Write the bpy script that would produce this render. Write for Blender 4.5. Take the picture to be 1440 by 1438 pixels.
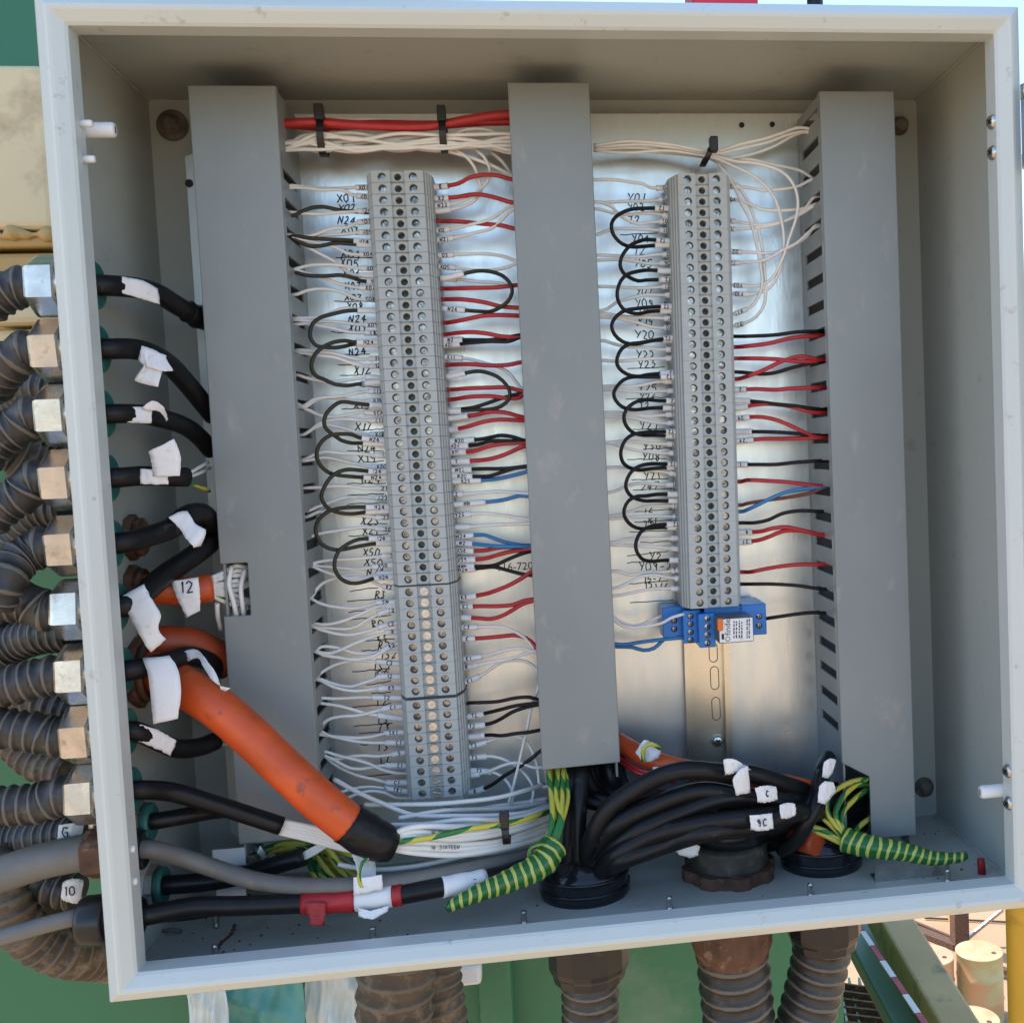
import bpy, math, random
from mathutils import Vector, Matrix
random.seed(7)
R_ = math.radians
for o in list(bpy.data.objects): bpy.data.objects.remove(o)
scene = bpy.context.scene
col = scene.collection

# ------------------------------------------------------------------ camera
CAM = Vector((.271, -.6926, .3244)); F = 1544.3; CX, CY = 960.0, 719.0
def _rot(rx, ry, rz):
    cx, sx, cy, sy, cz, sz = math.cos(rx), math.sin(rx), math.cos(ry), math.sin(ry), math.cos(rz), math.sin(rz)
    Rx = Matrix(((1, 0, 0), (0, cx, -sx), (0, sx, cx))); Ry = Matrix(((cy, 0, sy), (0, 1, 0), (-sy, 0, cy)))
    Rz = Matrix(((cz, -sz, 0), (sz, cz, 0), (0, 0, 1)))
    return Rz @ Rx @ Ry
RM = _rot(-.06, -.1352, .0421)
right = Vector((RM[0][0], RM[0][2], RM[0][1])); up = Vector((RM[1][0], RM[1][2], RM[1][1])); fwd = Vector((RM[2][0], RM[2][2], RM[2][1]))
cd = bpy.data.cameras.new('camera'); cam = bpy.data.objects.new('camera', cd); col.objects.link(cam)
cam.matrix_world = Matrix(((right.x, up.x, -fwd.x, CAM.x), (right.y, up.y, -fwd.y, CAM.y), (right.z, up.z, -fwd.z, CAM.z), (0, 0, 0, 1)))
cd.sensor_fit = 'HORIZONTAL'; cd.sensor_width = 36; cd.lens = F / 1440 * 36
cd.shift_x = (720 - CX) / 1440; cd.shift_y = 0.0; cd.clip_start = .01; cd.clip_end = 4000
scene.camera = cam
# ------------------------------------------------------------------ sky, sun, exposure
SUN_EL, SUN_AZ = 56, -50           # azimuth measured from +Y (behind the box) towards +X
w = bpy.data.worlds.new('World'); scene.world = w; w.use_nodes = True
nt = w.node_tree; bg = nt.nodes['Background']; sky = nt.nodes.new('ShaderNodeTexSky')
sky.sky_type = 'NISHITA'; sky.sun_disc = False; sky.sun_elevation = R_(SUN_EL); sky.sun_rotation = R_(SUN_AZ)
sky.dust_density = .6; sky.air_density = 1.0
nt.links.new(sky.outputs[0], bg.inputs[0]); bg.inputs[1].default_value = .15
sd = bpy.data.lights.new('sun', 'SUN'); sd.energy = 2.7; sd.angle = R_(.53); sd.color = (1, .96, .90)
so = bpy.data.objects.new('sun', sd); col.objects.link(so)
e_, a_ = R_(SUN_EL), R_(SUN_AZ)
sdir = Vector((math.sin(a_) * math.cos(e_), math.cos(a_) * math.cos(e_), math.sin(e_)))
so.rotation_euler = sdir.to_track_quat('Z', 'Y').to_euler(); so.location = (0, 3, 6)
vs = scene.view_settings
vs.view_transform = 'Standard'; vs.look = 'None'; vs.exposure = 1.35; vs.gamma = 1; vs.use_curve_mapping = False

# ------------------------------------------------------------------ helpers: photo pixel -> point on a plane of the place
def ray(px, py):
    a, b = (px - CX) / F, (CY - py) / F
    return right * a + up * b + fwd
def P(px, py, Y):
    d = ray(px, py); return CAM + d * ((Y - CAM.y) / d.y)
def PX(px, py, X):
    d = ray(px, py); return CAM + d * ((X - CAM.x) / d.x)
def PZ(px, py, Z):
    d = ray(px, py); return CAM + d * ((Z - CAM.z) / d.z)
WL = {}
class MB:
    def __init__(s): s.v = []; s.f = []; s.uv = []
    def add(s, vs_, fs, uvs=None):
        n = len(s.v); s.v += [Vector(q) for q in vs_]; s.f += [tuple(i + n for i in q) for q in fs]
        s.uv += uvs if uvs else [(0, 0)] * len(vs_)
        return s
    def box(s, a, b):
        x0, y0, z0 = a; x1, y1, z1 = b
        return s.add([(x0, y0, z0), (x1, y0, z0), (x1, y1, z0), (x0, y1, z0), (x0, y0, z1), (x1, y0, z1), (x1, y1, z1), (x0, y1, z1)],
                     [(0, 3, 2, 1), (4, 5, 6, 7), (0, 1, 5, 4), (1, 2, 6, 5), (2, 3, 7, 6), (3, 0, 4, 7)])
    def prism(s, poly, ax, lo, hi):
        """poly: 2D outline; ax: axis of extrusion 0/1/2"""
        def mk(p, t):
            q = [p[0], p[1]]; q.insert(ax, t); return q
        n = len(poly); vs_ = [mk(p, lo) for p in poly] + [mk(p, hi) for p in poly]
        fs = [tuple(range(n))[::-1], tuple(range(n, 2 * n))] + [(i, (i + 1) % n, n + (i + 1) % n, n + i) for i in range(n)]
        return s.add(vs_, fs)
    def lathe(s, prof, c, axis, n=24, hexa=False, phase=0.):
        """prof: [(radius, along)]; c centre; axis unit vector"""
        ax = Vector(axis).normalized(); t = Vector((0, 0, 1)) if abs(ax.z) < .9 else Vector((1, 0, 0))
        u = ax.cross(t).normalized(); v = ax.cross(u); c = Vector(c); vs_ = []; fs = []; uvs = []
        for r, h in prof:
            for i in range(n):
                a = 2 * math.pi * i / n + phase
                vs_.append(c + ax * h + (u * math.cos(a) + v * math.sin(a)) * r); uvs.append((i / n, h))
        m = len(prof)
        for j in range(m - 1):
            for i in range(n):
                k = (i + 1) % n; fs.append((j * n + i, j * n + k, (j + 1) * n + k, (j + 1) * n + i))
        fs.append(tuple(range(n))[::-1]); fs.append(tuple((m - 1) * n + i for i in range(n)))
        return s.add(vs_, fs, uvs)
    def tube(s, pts, r, sides=8, cap=True, step=.003, raw=False):
        P_ = pts if raw else smooth(pts, step)
        n = len(P_); L = [0]
        for i in range(1, n): L.append(L[-1] + (P_[i] - P_[i - 1]).length)
        T = [(P_[min(i + 1, n - 1)] - P_[max(i - 1, 0)]).normalized() for i in range(n)]
        N = T[0].orthogonal().normalized(); vs_ = []; uvs = []; fs = []
        for i in range(n):
            N = (N - T[i] * N.dot(T[i])); N = N.normalized() if N.length > 1e-9 else T[i].orthogonal().normalized()
            B = T[i].cross(N); rr = r(L[i], L[-1]) if callable(r) else r
            for k in range(sides):
                a = 2 * math.pi * k / sides
                vs_.append(P_[i] + (N * math.cos(a) + B * math.sin(a)) * rr); uvs.append((k / sides, L[i]))
        for i in range(n - 1):
            for k in range(sides):
                q = (k + 1) % sides; fs.append((i * sides + k, i * sides + q, (i + 1) * sides + q, (i + 1) * sides + k))
        if cap:
            fs.append(tuple(range(sides))[::-1]); fs.append(tuple((n - 1) * sides + k for k in range(sides)))
        return s.add(vs_, fs, uvs)
    def build(s, name, mat, parent=None, smooth_=False, origin=None):
        if origin is None:
            xs = [q.x for q in s.v]; ys = [q.y for q in s.v]; zs = [q.z for q in s.v]
            origin = Vector(((min(xs) + max(xs)) / 2, (min(ys) + max(ys)) / 2, min(zs)))
        me = bpy.data.meshes.new(name)
        me.from_pydata([tuple(q - origin) for q in s.v], [], s.f)
        ul = me.uv_layers.new(name='UVMap'); buf = [0.0] * (2 * len(me.loops)); vi = [0] * len(me.loops)
        me.loops.foreach_get('vertex_index', vi)
        for i, k in enumerate(vi): buf[2 * i], buf[2 * i + 1] = s.uv[k]
        ul.data.foreach_set('uv', buf)
        if smooth_: me.polygons.foreach_set('use_smooth', [len(p.vertices) <= 4 for p in me.polygons])
        me.materials.append(mat); me.update()
        o = bpy.data.objects.new(name, me); col.objects.link(o)
        place(o, origin, parent); return o
def place(o, wl, parent=None):
    wl = Vector(wl); WL[o.name] = wl
    if parent: o.parent = parent; o.location = wl - WL[parent.name]
    else: o.location = wl
def empty(name, loc):
    o = bpy.data.objects.new(name, None); o.empty_display_size = .01; col.objects.link(o); place(o, loc); return o
def tag(o, label=None, cat=None, group=None, kind=None):
    if label: o['label'] = label
    if cat: o['category'] = cat
    if group: o['group'] = group
    if kind: o['kind'] = kind
    return o
def dup(o, wl, parent, name=None):
    c = o.copy(); c.name = name or o.name; col.objects.link(c); place(c, wl, parent); return c
def bevel(o, wdt, seg=2):
    m = o.modifiers.new('bevel', 'BEVEL'); m.width = wdt; m.segments = seg; m.limit_method = 'ANGLE'; m.angle_limit = R_(40); return o
def smooth(pts, step=.003):
    pts = [Vector(p) for p in pts]
    if len(pts) == 2: pts = [pts[0], (pts[0] + pts[1]) / 2, pts[1]]
    out = []; n = len(pts)
    for i in range(n - 1):
        p0 = pts[i - 1] if i else pts[0] * 2 - pts[1]; p1 = pts[i]; p2 = pts[i + 1]; p3 = pts[i + 2] if i + 2 < n else pts[-1] * 2 - pts[-2]
        m = max(2, min(400, int((p2 - p1).length / step)))
        t0 = 0; t1 = max(1e-6, (p1 - p0).length ** .5); t2 = t1 + max(1e-6, (p2 - p1).length ** .5); t3 = t2 + max(1e-6, (p3 - p2).length ** .5)
        for k in range(m):
            t = t1 + (t2 - t1) * k / m
            A1 = p0 * ((t1 - t) / (t1 - t0)) + p1 * ((t - t0) / (t1 - t0)); A2 = p1 * ((t2 - t) / (t2 - t1)) + p2 * ((t - t1) / (t2 - t1)); A3 = p2 * ((t3 - t) / (t3 - t2)) + p3 * ((t - t2) / (t3 - t2))
            B1 = A1 * ((t2 - t) / (t2 - t0)) + A2 * ((t - t0) / (t2 - t0)); B2 = A2 * ((t3 - t) / (t3 - t1)) + A3 * ((t - t1) / (t3 - t1))
            out.append(B1 * ((t2 - t) / (t2 - t1)) + B2 * ((t - t1) / (t2 - t1)))
    out.append(pts[-1]); return out
def cut(poly, a, b):
    """piece of a polyline between arc lengths a and b"""
    out = []; s = 0
    for i in range(len(poly) - 1):
        d = (poly[i + 1] - poly[i]).length
        if d < 1e-9: continue
        if s + d >= a and s <= b:
            if not out: out.append(poly[i].lerp(poly[i + 1], max(0, (a - s) / d)))
            out.append(poly[i].lerp(poly[i + 1], min(1, (b - s) / d)))
        s += d
    return out
def px3(s, Y):
    """'x,y x,y,Y ...' -> points; Y: default depth"""
    r = []
    for t in s.split():
        q = [float(k) for k in t.split(',')]; r.append(P(q[0], q[1], q[2] if len(q) > 2 else Y))
    return r

# ------------------------------------------------------------------ materials
def mat(name, c, rough=.5, metal=0., var=0., vs_=30., bump=0., bs=400., dirt=None, coord='Object', stretch=(1, 1, 1), spec=.5, c2=None, coat=0.):
    m = bpy.data.materials.new(name); m.use_nodes = True; n = m.node_tree; L = n.links; b = n.nodes['Principled BSDF']
    b.inputs['Roughness'].default_value = rough; b.inputs['Metallic'].default_value = metal
    b.inputs['Specular IOR Level'].default_value = spec; b.inputs['Coat Weight'].default_value = coat
    tc = n.nodes.new('ShaderNodeTexCoord'); mp = n.nodes.new('ShaderNodeMapping'); L.new(tc.outputs[coord], mp.inputs[0]); mp.inputs['Scale'].default_value = stretch
    oi = n.nodes.new('ShaderNodeObjectInfo'); vm = n.nodes.new('ShaderNodeVectorMath'); vm.operation = 'SCALE'; vm.inputs[0].default_value = (7, 11, 5); L.new(oi.outputs['Random'], vm.inputs['Scale']); L.new(vm.outputs[0], mp.inputs['Location'])
    src = None
    if var or c2:
        no = n.nodes.new('ShaderNodeTexNoise'); no.inputs['Scale'].default_value = vs_; no.inputs['Detail'].default_value = 6; L.new(mp.outputs[0], no.inputs[0])
        mx = n.nodes.new('ShaderNodeMix'); mx.data_type = 'RGBA'
        cc = c2 or tuple(x * (1 - var) for x in c)
        mx.inputs[6].default_value = (*c, 1); mx.inputs[7].default_value = (*cc, 1)
        rp = n.nodes.new('ShaderNodeMapRange'); rp.inputs[1].default_value = .35; rp.inputs[2].default_value = .65; L.new(no.outputs[0], rp.inputs[0]); L.new(rp.outputs[0], mx.inputs[0]); src = mx.outputs[2]
        mr = n.nodes.new('ShaderNodeMapRange'); mr.inputs[3].default_value = max(0, rough - .1); mr.inputs[4].default_value = min(1, rough + .1); L.new(no.outputs[0], mr.inputs[0]); L.new(mr.outputs[0], b.inputs['Roughness'])
    if dirt:
        dc, amt, dsc = dirt
        no = n.nodes.new('ShaderNodeTexNoise'); no.inputs['Scale'].default_value = dsc; no.inputs['Detail'].default_value = 9; no.inputs['Roughness'].default_value = .65; L.new(mp.outputs[0], no.inputs[0])
        rp = n.nodes.new('ShaderNodeMapRange'); rp.inputs[1].default_value = .62 - .3 * amt; rp.inputs[2].default_value = .78 - .2 * amt; L.new(no.outputs[0], rp.inputs[0])
        mx = n.nodes.new('ShaderNodeMix'); mx.data_type = 'RGBA'; mx.inputs[7].default_value = (*dc, 1)
        if src: L.new(src, mx.inputs[6])
        else: mx.inputs[6].default_value = (*c, 1)
        L.new(rp.outputs[0], mx.inputs[0]); src = mx.outputs[2]
    if src: L.new(src, b.inputs['Base Color'])
    else: b.inputs['Base Color'].default_value = (*c, 1)
    if bump:
        no = n.nodes.new('ShaderNodeTexNoise'); no.inputs['Scale'].default_value = bs; no.inputs['Detail'].default_value = 3; L.new(mp.outputs[0], no.inputs[0])
        bp = n.nodes.new('ShaderNodeBump'); bp.inputs['Strength'].default_value = bump; bp.inputs['Distance'].default_value = .002; L.new(no.outputs[0], bp.inputs['Height']); L.new(bp.outputs[0], b.inputs['Normal'])
    return m
def stripe_mat(name, ca, cb, along, around, frac=.5, rough=.4):
    """two-colour bands from the tube's own UV (u round, v metres along)"""
    m = bpy.data.materials.new(name); m.use_nodes = True; n = m.node_tree; L = n.links; b = n.nodes['Principled BSDF']; b.inputs['Roughness'].default_value = rough
    tc = n.nodes.new('ShaderNodeTexCoord'); sx = n.nodes.new('ShaderNodeSeparateXYZ'); L.new(tc.outputs['UV'], sx.inputs[0])
    def mth(op, a, v):
        q = n.nodes.new('ShaderNodeMath'); q.operation = op
        L.new(a, q.inputs[0])
        if isinstance(v, float): q.inputs[1].default_value = v
        else: L.new(v, q.inputs[1])
        return q.outputs[0]
    no = n.nodes.new('ShaderNodeTexNoise'); no.inputs['Scale'].default_value = 60; L.new(tc.outputs['Object'], no.inputs[0])
    t = mth('ADD', mth('MULTIPLY', sx.outputs[1], float(along)), mth('MULTIPLY', sx.outputs[0], float(around)))
    t = mth('ADD', t, mth('MULTIPLY', no.outputs[0], .9)); t = mth('FRACT', t, 0.0); t = mth('LESS_THAN', t, float(frac))
    mx = n.nodes.new('ShaderNodeMix'); mx.data_type = 'RGBA'; mx.inputs[6].default_value = (*ca, 1); mx.inputs[7].default_value = (*cb, 1); L.new(t, mx.inputs[0]); L.new(mx.outputs[2], b.inputs['Base Color'])
    return m
TAN = (.26, .19, .12)
m_paint = mat('enclosure_paint', (.445, .475, .435), .40, 0, .05, 4, .16, 900, dirt=((.34, .31, .26), .06, 60))  # wall copy of the box paint, darkened for shade inside the box
m_rim_lit = mat('lit_rim_paint', (.59, .635, .60), .34, 0, .04, 6, .08, 700, dirt=((.36, .33, .28), .0, 90))  # same box paint as a lighter copy; brighter rim light put into the colour
m_duct = mat('grey_pvc', (.235, .262, .262), .36, 0, .10, 14, .03, 300, dirt=((.33, .32, .30), .10, 45), stretch=(1, 1, .6))
m_ductdark = mat('grey_pvc_base', (.25, .275, .275), .5, 0, .06, 12)
m_plate = mat('galvanised_sheet', (.74, .79, .80), .31, .86, .09, 55, .04, 260, stretch=(1.6, 1, .35))
m_rail = mat('zinc_rail', (.74, .71, .60), .28, .95, .12, 30)
m_steel = mat('zinc_steel', (.62, .60, .56), .28, 1, .25, 60)
m_screw = mat('screw_steel', (.42, .42, .41), .26, 1, .75, 240)
m_bright = mat('bright_steel', (.62, .62, .61), .30, 1, .25, 200)
m_term = mat('terminal_grey', (.42, .455, .445), .48, 0, .05, 40)
m_termside = mat('terminal_separator', (.10, .10, .10), .6)
m_w = mat('white_insulation', (.80, .79, .755), .36, 0, .06, 90)
m_sl = mat('white_sleeve', (.80, .81, .82), .45, 0, .05, 200)
m_red = mat('red_insulation', (.48, .025, .03), .35, 0, .15, 120)
m_blk = mat('black_insulation', (.009, .009, .010), .35, spec=.3)
m_olv = mat('olive_black_insulation', (.030, .029, .019), .35, spec=.35)
m_blu = mat('blue_insulation', (.03, .20, .45), .35)
m_brn = mat('brown_insulation', (.16, .05, .03), .4)
m_gy = stripe_mat('earth_wire', (.02, .17, .04), (.56, .50, .07), 25, 1, .62)
m_gytape = stripe_mat('earth_tape', (.010, .115, .022), (.46, .47, .09), 165, 1, .34, .25)
m_org = mat('orange_sheath', (.70, .10, .018), .40, 0, .25, 30, .08, 200, dirt=((.12, .05, .03), .17, 75))
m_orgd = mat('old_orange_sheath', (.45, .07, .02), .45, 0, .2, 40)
m_cab = mat('black_cable_sheath', (.010, .010, .011), .38, 0, .2, 60, .05, 300, dirt=((.07, .065, .06), .03, 70), spec=.28)
m_gcab = mat('grey_cable_sheath', (.16, .155, .14), .55, 0, .15, 50, dirt=(TAN, .1, 60))
m_tape = mat('black_tape', (.011, .011, .011), .42, 0, .4, 50, .5, 160, spec=.3)
m_paper = mat('paper_label', (.80, .80, .80), .55, 0, .05, 60, .12, 150, dirt=((.45, .42, .36), .05, 120))
m_ink = mat('marker_ink', (.012, .013, .03), .6)
m_print = mat('black_print', (.012, .012, .012), .6)
m_inkred = mat('dark_red_print', (.12, .01, .012), .5)
m_hose = mat('dusty_black_hose', (.022, .022, .022), .45, 0, 0, 30, .10, 160, dirt=((.12, .10, .08), .16, 90), c2=(.045, .042, .038))
HM = {}
def hose_mat(base, pitch):
    """dusty worn ridges: lighter dust where each rib of this hose stands proud (from the hose's own UV)"""
    k = (base.name, pitch)
    if k in HM: return HM[k]
    m = base.copy(); HM[k] = m; n = m.node_tree; L = n.links; b = n.nodes['Principled BSDF']; src = b.inputs['Base Color'].links[0].from_socket
    tc = n.nodes.new('ShaderNodeTexCoord'); sx = n.nodes.new('ShaderNodeSeparateXYZ'); L.new(tc.outputs['UV'], sx.inputs[0])
    def mth(op, a, v):
        q = n.nodes.new('ShaderNodeMath'); q.operation = op; L.new(a, q.inputs[0])
        if isinstance(v, float): q.inputs[1].default_value = v
        else: L.new(v, q.inputs[1])
        return q.outputs[0]
    f = mth('ABSOLUTE', mth('SUBTRACT', mth('FRACT', mth('MULTIPLY', sx.outputs[1], 1.0 / pitch), 0.0), .5), 0.0)
    no = n.nodes.new('ShaderNodeTexNoise'); no.inputs['Scale'].default_value = 120; L.new(tc.outputs['Object'], no.inputs[0])
    t = mth('LESS_THAN', f, mth('MULTIPLY', no.outputs[0], .20)); t = mth('MULTIPLY', t, .75)
    mx = n.nodes.new('ShaderNodeMix'); mx.data_type = 'RGBA'; L.new(src, mx.inputs[6]); mx.inputs[7].default_value = (.15, .13, .105, 1); L.new(t, mx.inputs[0]); L.new(mx.outputs[2], b.inputs['Base Color'])
    return m
m_hosebrown = mat('mud_brown_hose', (.11, .082, .056), .7, 0, 0, 25, .15, 160, dirt=((.24, .185, .125), .40, 60), c2=(.06, .046, .033))
m_nut = mat('plated_gland_steel', (.66, .64, .60), .27, .95, .25, 60, .10, 120, dirt=((.32, .28, .23), .16, 110))
m_rust = mat('rusty_steel', (.15, .075, .045), .75, .2, .5, 60, .5, 150, dirt=((.30, .20, .13), .25, 80))
m_rust2 = mat('grimy_thread', (.09, .08, .07), .6, .4, .4, 90, .3, 150, dirt=((.20, .16, .12), .2, 80))
m_stain = mat('grey_rust_stain', (.20, .175, .145), .8, .1, .5, 120, .5, 200, dirt=((.10, .08, .065), .3, 120))
m_teal = mat('teal_gland_ring', (.035, .17, .15), .45, 0, .3, 60)
m_blkpl = mat('black_gland_plastic', (.013, .013, .014), .3, 0, 0, 30, dirt=((.10, .09, .08), .08, 60))
m_shrink = mat('heat_shrink', (.012, .013, .016), .14, 0, 0, 30, .35, 60)
m_blue = mat('blue_relay_plastic', (.012, .18, .55), .32, 0, .08, 60)
m_relay = mat('relay_grey', (.10, .10, .105), .35)
m_oran = mat('orange_button', (.75, .16, .02), .4)
m_nylon = mat('white_nylon', (.78, .79, .79), .4)
m_redtape = mat('red_tape', (.42, .015, .02), .5, 0, .3, 80, .3, 200)
m_green = mat('green_machine_paint', (.032, .165, .078), .40, 0, .12, 3, .05, 100, dirt=((.12, .20, .13), .12, 6))
m_cream = mat('cream_machine_paint', (.66, .55, .33), .45, 0, .06, 6, .04, 80, dirt=((.30, .20, .10), .10, 9))
m_ochre = mat('ochre_machine_paint', (.50, .34, .13), .5, 0, .15, 8, dirt=((.16, .10, .05), .15, 14))
m_ochre2 = mat('worn_ochre_beam', (.52, .36, .14), .6, 0, .2, 8, dirt=((.10, .08, .05), .2, 20))
m_yel = mat('yellow_rail_paint', (.62, .36, .03), .45, 0, .12, 8, dirt=((.25, .13, .04), .12, 20))
m_sand = mat('sandy_ground', (.40, .255, .14), .9, 0, 0, .35, .3, 3, dirt=((.34, .21, .11), .4, 1.5), c2=(.43, .285, .165))
m_ties = mat('black_nylon', (.012, .012, .013), .4)
m_clear = mat('plastic_wrap', (.62, .72, .72), .25, 0, .4, 12, .5, 30)
m_teal2 = mat('teal_wrap', (.10, .36, .33), .35, 0, .3, 10, .5, 30)

# ------------------------------------------------------------------ hand lettering (stroke glyphs) and printed text
G = {'0': [[(.3, 0), (.05, .2), (.05, .75), (.35, 1), (.65, .8), (.65, .2), (.35, 0)]], '1': [[(.25, .8), (.4, 1), (.38, 0)]],
     '2': [[(.05, .8), (.3, 1), (.6, .8), (.5, .5), (.05, 0), (.7, .04)]], '3': [[(.05, .95), (.55, .95), (.3, .58), (.6, .35), (.4, .02), (.05, .08)]],
     '4': [[(.5, 0), (.5, 1), (.05, .35), (.75, .36)]], '5': [[(.65, 1), (.15, .98), (.1, .55), (.5, .6), (.65, .3), (.4, 0), (.05, .05)]],
     '6': [[(.55, 1), (.15, .5), (.1, .15), (.4, 0), (.6, .25), (.4, .48), (.12, .3)]], '7': [[(.05, .97), (.65, 1), (.25, 0)]],
     '8': [[(.35, .52), (.1, .75), (.35, 1), (.6, .78), (.1, .25), (.35, 0), (.62, .25), (.35, .52)]], '9': [[(.6, .75), (.35, 1), (.1, .75), (.35, .52), (.6, .7), (.5, 0)]],
     'X': [[(.05, 1), (.7, 0)], [(.7, 1), (0, 0)]], 'Y': [[(.02, 1), (.35, .5)], [(.75, 1), (.2, 0)]], 'N': [[(.05, 0), (.1, 1), (.6, .05), (.68, 1)]],
     'R': [[(.1, 0), (.12, 1), (.55, .9), (.5, .6), (.12, .5), (.65, 0)]], 'T': [[(0, .97), (.75, 1)], [(.4, .98), (.35, 0)]],
     'C': [[(.65, .85), (.35, 1), (.06, .55), (.25, .02), (.65, .12)]], 'K': [[(.08, 1), (.08, 0)], [(.65, 1), (.1, .5), (.65, 0)]],
     'S': [[(.62, .9), (.3, 1), (.1, .75), (.55, .4), (.45, .05), (.05, .1)]], 'I': [[(.3, 1), (.3, 0)]], 'G': [[(.65, .85), (.3, 1), (.06, .5), (.3, 0), (.65, .2), (.62, .48), (.38, .47)]],
     '-': [[(.1, .48), (.6, .5)]], '/': [[(.65, 1), (.05, 0)]], 'M': [[(.0, 0), (.1, 1), (.38, .4), (.65, 1), (.75, 0)]], 'L': [[(.1, 1), (.1, .02), (.65, .02)]],
     'B': [[(.1, 0), (.1, 1), (.5, .85), (.15, .52), (.6, .3), (.1, 0)]], 'E': [[(.65, 1), (.1, 1), (.1, 0), (.65, 0)], [(.1, .5), (.5, .5)]], '_': [], ' ': []}
def strokes(txt, h, jit=.06):
    out = []; x = 0
    for ch in txt:
        for st in G.get(ch, []):
            out.append([((x + a + random.uniform(-jit, jit)) * h * .82, (b - .5 + random.uniform(-jit, jit)) * h) for a, b in st])
        x += .98 if ch not in '1I' else .72
    return out, (x - .2) * h * .82
def ribbons(mb, lines, fn, wd):
    """lines: 2D polylines; fn maps (u, v) -> point"""
    for ln in lines:
        pts = []
        for i in range(len(ln) - 1):
            for k in range(3):
                t = k / 3; pts.append((ln[i][0] * (1 - t) + ln[i + 1][0] * t, ln[i][1] * (1 - t) + ln[i + 1][1] * t))
        pts.append(ln[-1]); vs_ = []; fs = []
        for i, p in enumerate(pts):
            a = pts[max(i - 1, 0)]; b = pts[min(i + 1, len(pts) - 1)]; dx, dy = b[0] - a[0], b[1] - a[1]; l = math.hypot(dx, dy) or 1
            nx, ny = -dy / l * wd / 2, dx / l * wd / 2
            vs_ += [fn(p[0] + nx, p[1] + ny), fn(p[0] - nx, p[1] - ny)]
            if i: fs.append((2 * i - 2, 2 * i - 1, 2 * i + 1, 2 * i))
        mb.add(vs_, fs)
def text_on_tube(txt, poly, r, parent, h=.0024, flip=False, m=None, wd=.00045):
    """write along a tube piece (polyline), on its visible side"""
    mid = poly[len(poly) // 2]; t = (poly[-1] - poly[0]).normalized()
    if t.x < 0: t = -t
    f = (CAM - mid).normalized(); f = (f - t * f.dot(t)).normalized(); upv = f.cross(t)
    if upv.z < 0: upv = -upv
    ls, wd_ = strokes(txt, h, .09)
    R = r + .00012
    def fn(u, v):
        u -= wd_ / 2
        if flip: u, v = -u, -v
        a = v / R; return mid + t * u + (f * math.cos(a) + upv * math.sin(a)) * R
    mb = MB(); ribbons(mb, ls, fn, wd)
    if mb.f: mb.build('lettering', m or m_ink, parent)
def print_text(body, size, loc, ux, uy, parent, m, name='lettering'):
    cu = bpy.data.curves.new('t', 'FONT'); cu.body = body; cu.size = size; cu.resolution_u = 2
    o = bpy.data.objects.new('t', cu); col.objects.link(o); bpy.context.view_layer.update()
    me = bpy.data.meshes.new_from_object(o.evaluated_get(bpy.context.evaluated_depsgraph_get())); bpy.data.objects.remove(o)
    loc, ux, uy = Vector(loc), Vector(ux), Vector(uy); mb = MB()
    mb.add([loc + ux * v.co.x + uy * v.co.y for v in me.vertices], [tuple(p.vertices) for p in me.polygons])
    bpy.data.meshes.remove(me)
    return mb.build(name, m, parent)

# ------------------------------------------------------------------ ground
GZ = None
d = ray(1378, 1338); tt = 15.5 / d.length; GZ = (CAM + d * tt).z - .88
mb = MB(); n = 24
vs_ = [(-700 + 1400 * i / n, -700 + 1400 * j / n, GZ) for j in range(n + 1) for i in range(n + 1)]
mb.add(vs_, [(j * (n + 1) + i, j * (n + 1) + i + 1, (j + 1) * (n + 1) + i + 1, (j + 1) * (n + 1) + i) for j in range(n) for i in range(n)])
tag(mb.build('ground', m_sand), kind='structure')

# ================================================================== enclosure
W = .6; YB = .189; YP = .172
enc = empty('electrical_enclosure', (.3, .09, 0))
tag(enc, 'open light grey painted steel enclosure box full of wiring', 'enclosure')
t_ = .002
MB().box((0, YB, 0), (W, YB + t_, W)).build('back_wall', m_paint, enc)
MB().box((0, .014, t_), (t_, YB, W - t_)).build('side_wall', m_paint, enc)
MB().box((W - t_, .014, t_), (W, YB, W - t_)).build('side_wall', m_paint, enc)
MB().box((0, .014, W - t_), (W, YB, W)).build('top_wall', m_paint, enc)
MB().box((0, .014, 0), (W, YB, t_)).build('bottom_wall', mat('grimy_floor_paint', (.445, .475, .435), .40, 0, .08, 9, .16, 900, dirt=((.26, .24, .21), .17, 22)), enc)
# rim: folded ridge running round the opening (one mesh, mitred corners)
prof = [(0, .0145), (0, .003), (.0012, .0008), (.0075, -.0050), (.0092, -.0056), (.0108, -.0050), (.0165, -.001), (.018, .0008), (.018, .016), (.0165, .016), (.0165, .0145)]
mb = MB(); vs_ = []; fs = []
for (sx, sz) in ((0, 0), (1, 0), (1, 1), (0, 1)):
    for o_, y in prof: vs_.append((o_ if sx == 0 else W - o_, y, o_ if sz == 0 else W - o_))
m_ = len(prof)
for c in range(4):
    for k in range(m_): fs.append((c * m_ + k, c * m_ + (k + 1) % m_, ((c + 1) % 4) * m_ + (k + 1) % m_, ((c + 1) % 4) * m_ + k))
bevel(mb.add(vs_, fs).build('rim', m_rim_lit, enc), .0006, 2)
# corner weld seams of the walls
for (x, z) in ((.0028, W - .0028), (W - .0028, W - .0028), (W - .0028, .0028), (.0028, .0028)):
    MB().tube([(x, .02, z), (x, .1, z), (x, YB - .001, z)], .0009, 6).build('weld_seam', m_paint, enc)
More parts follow.
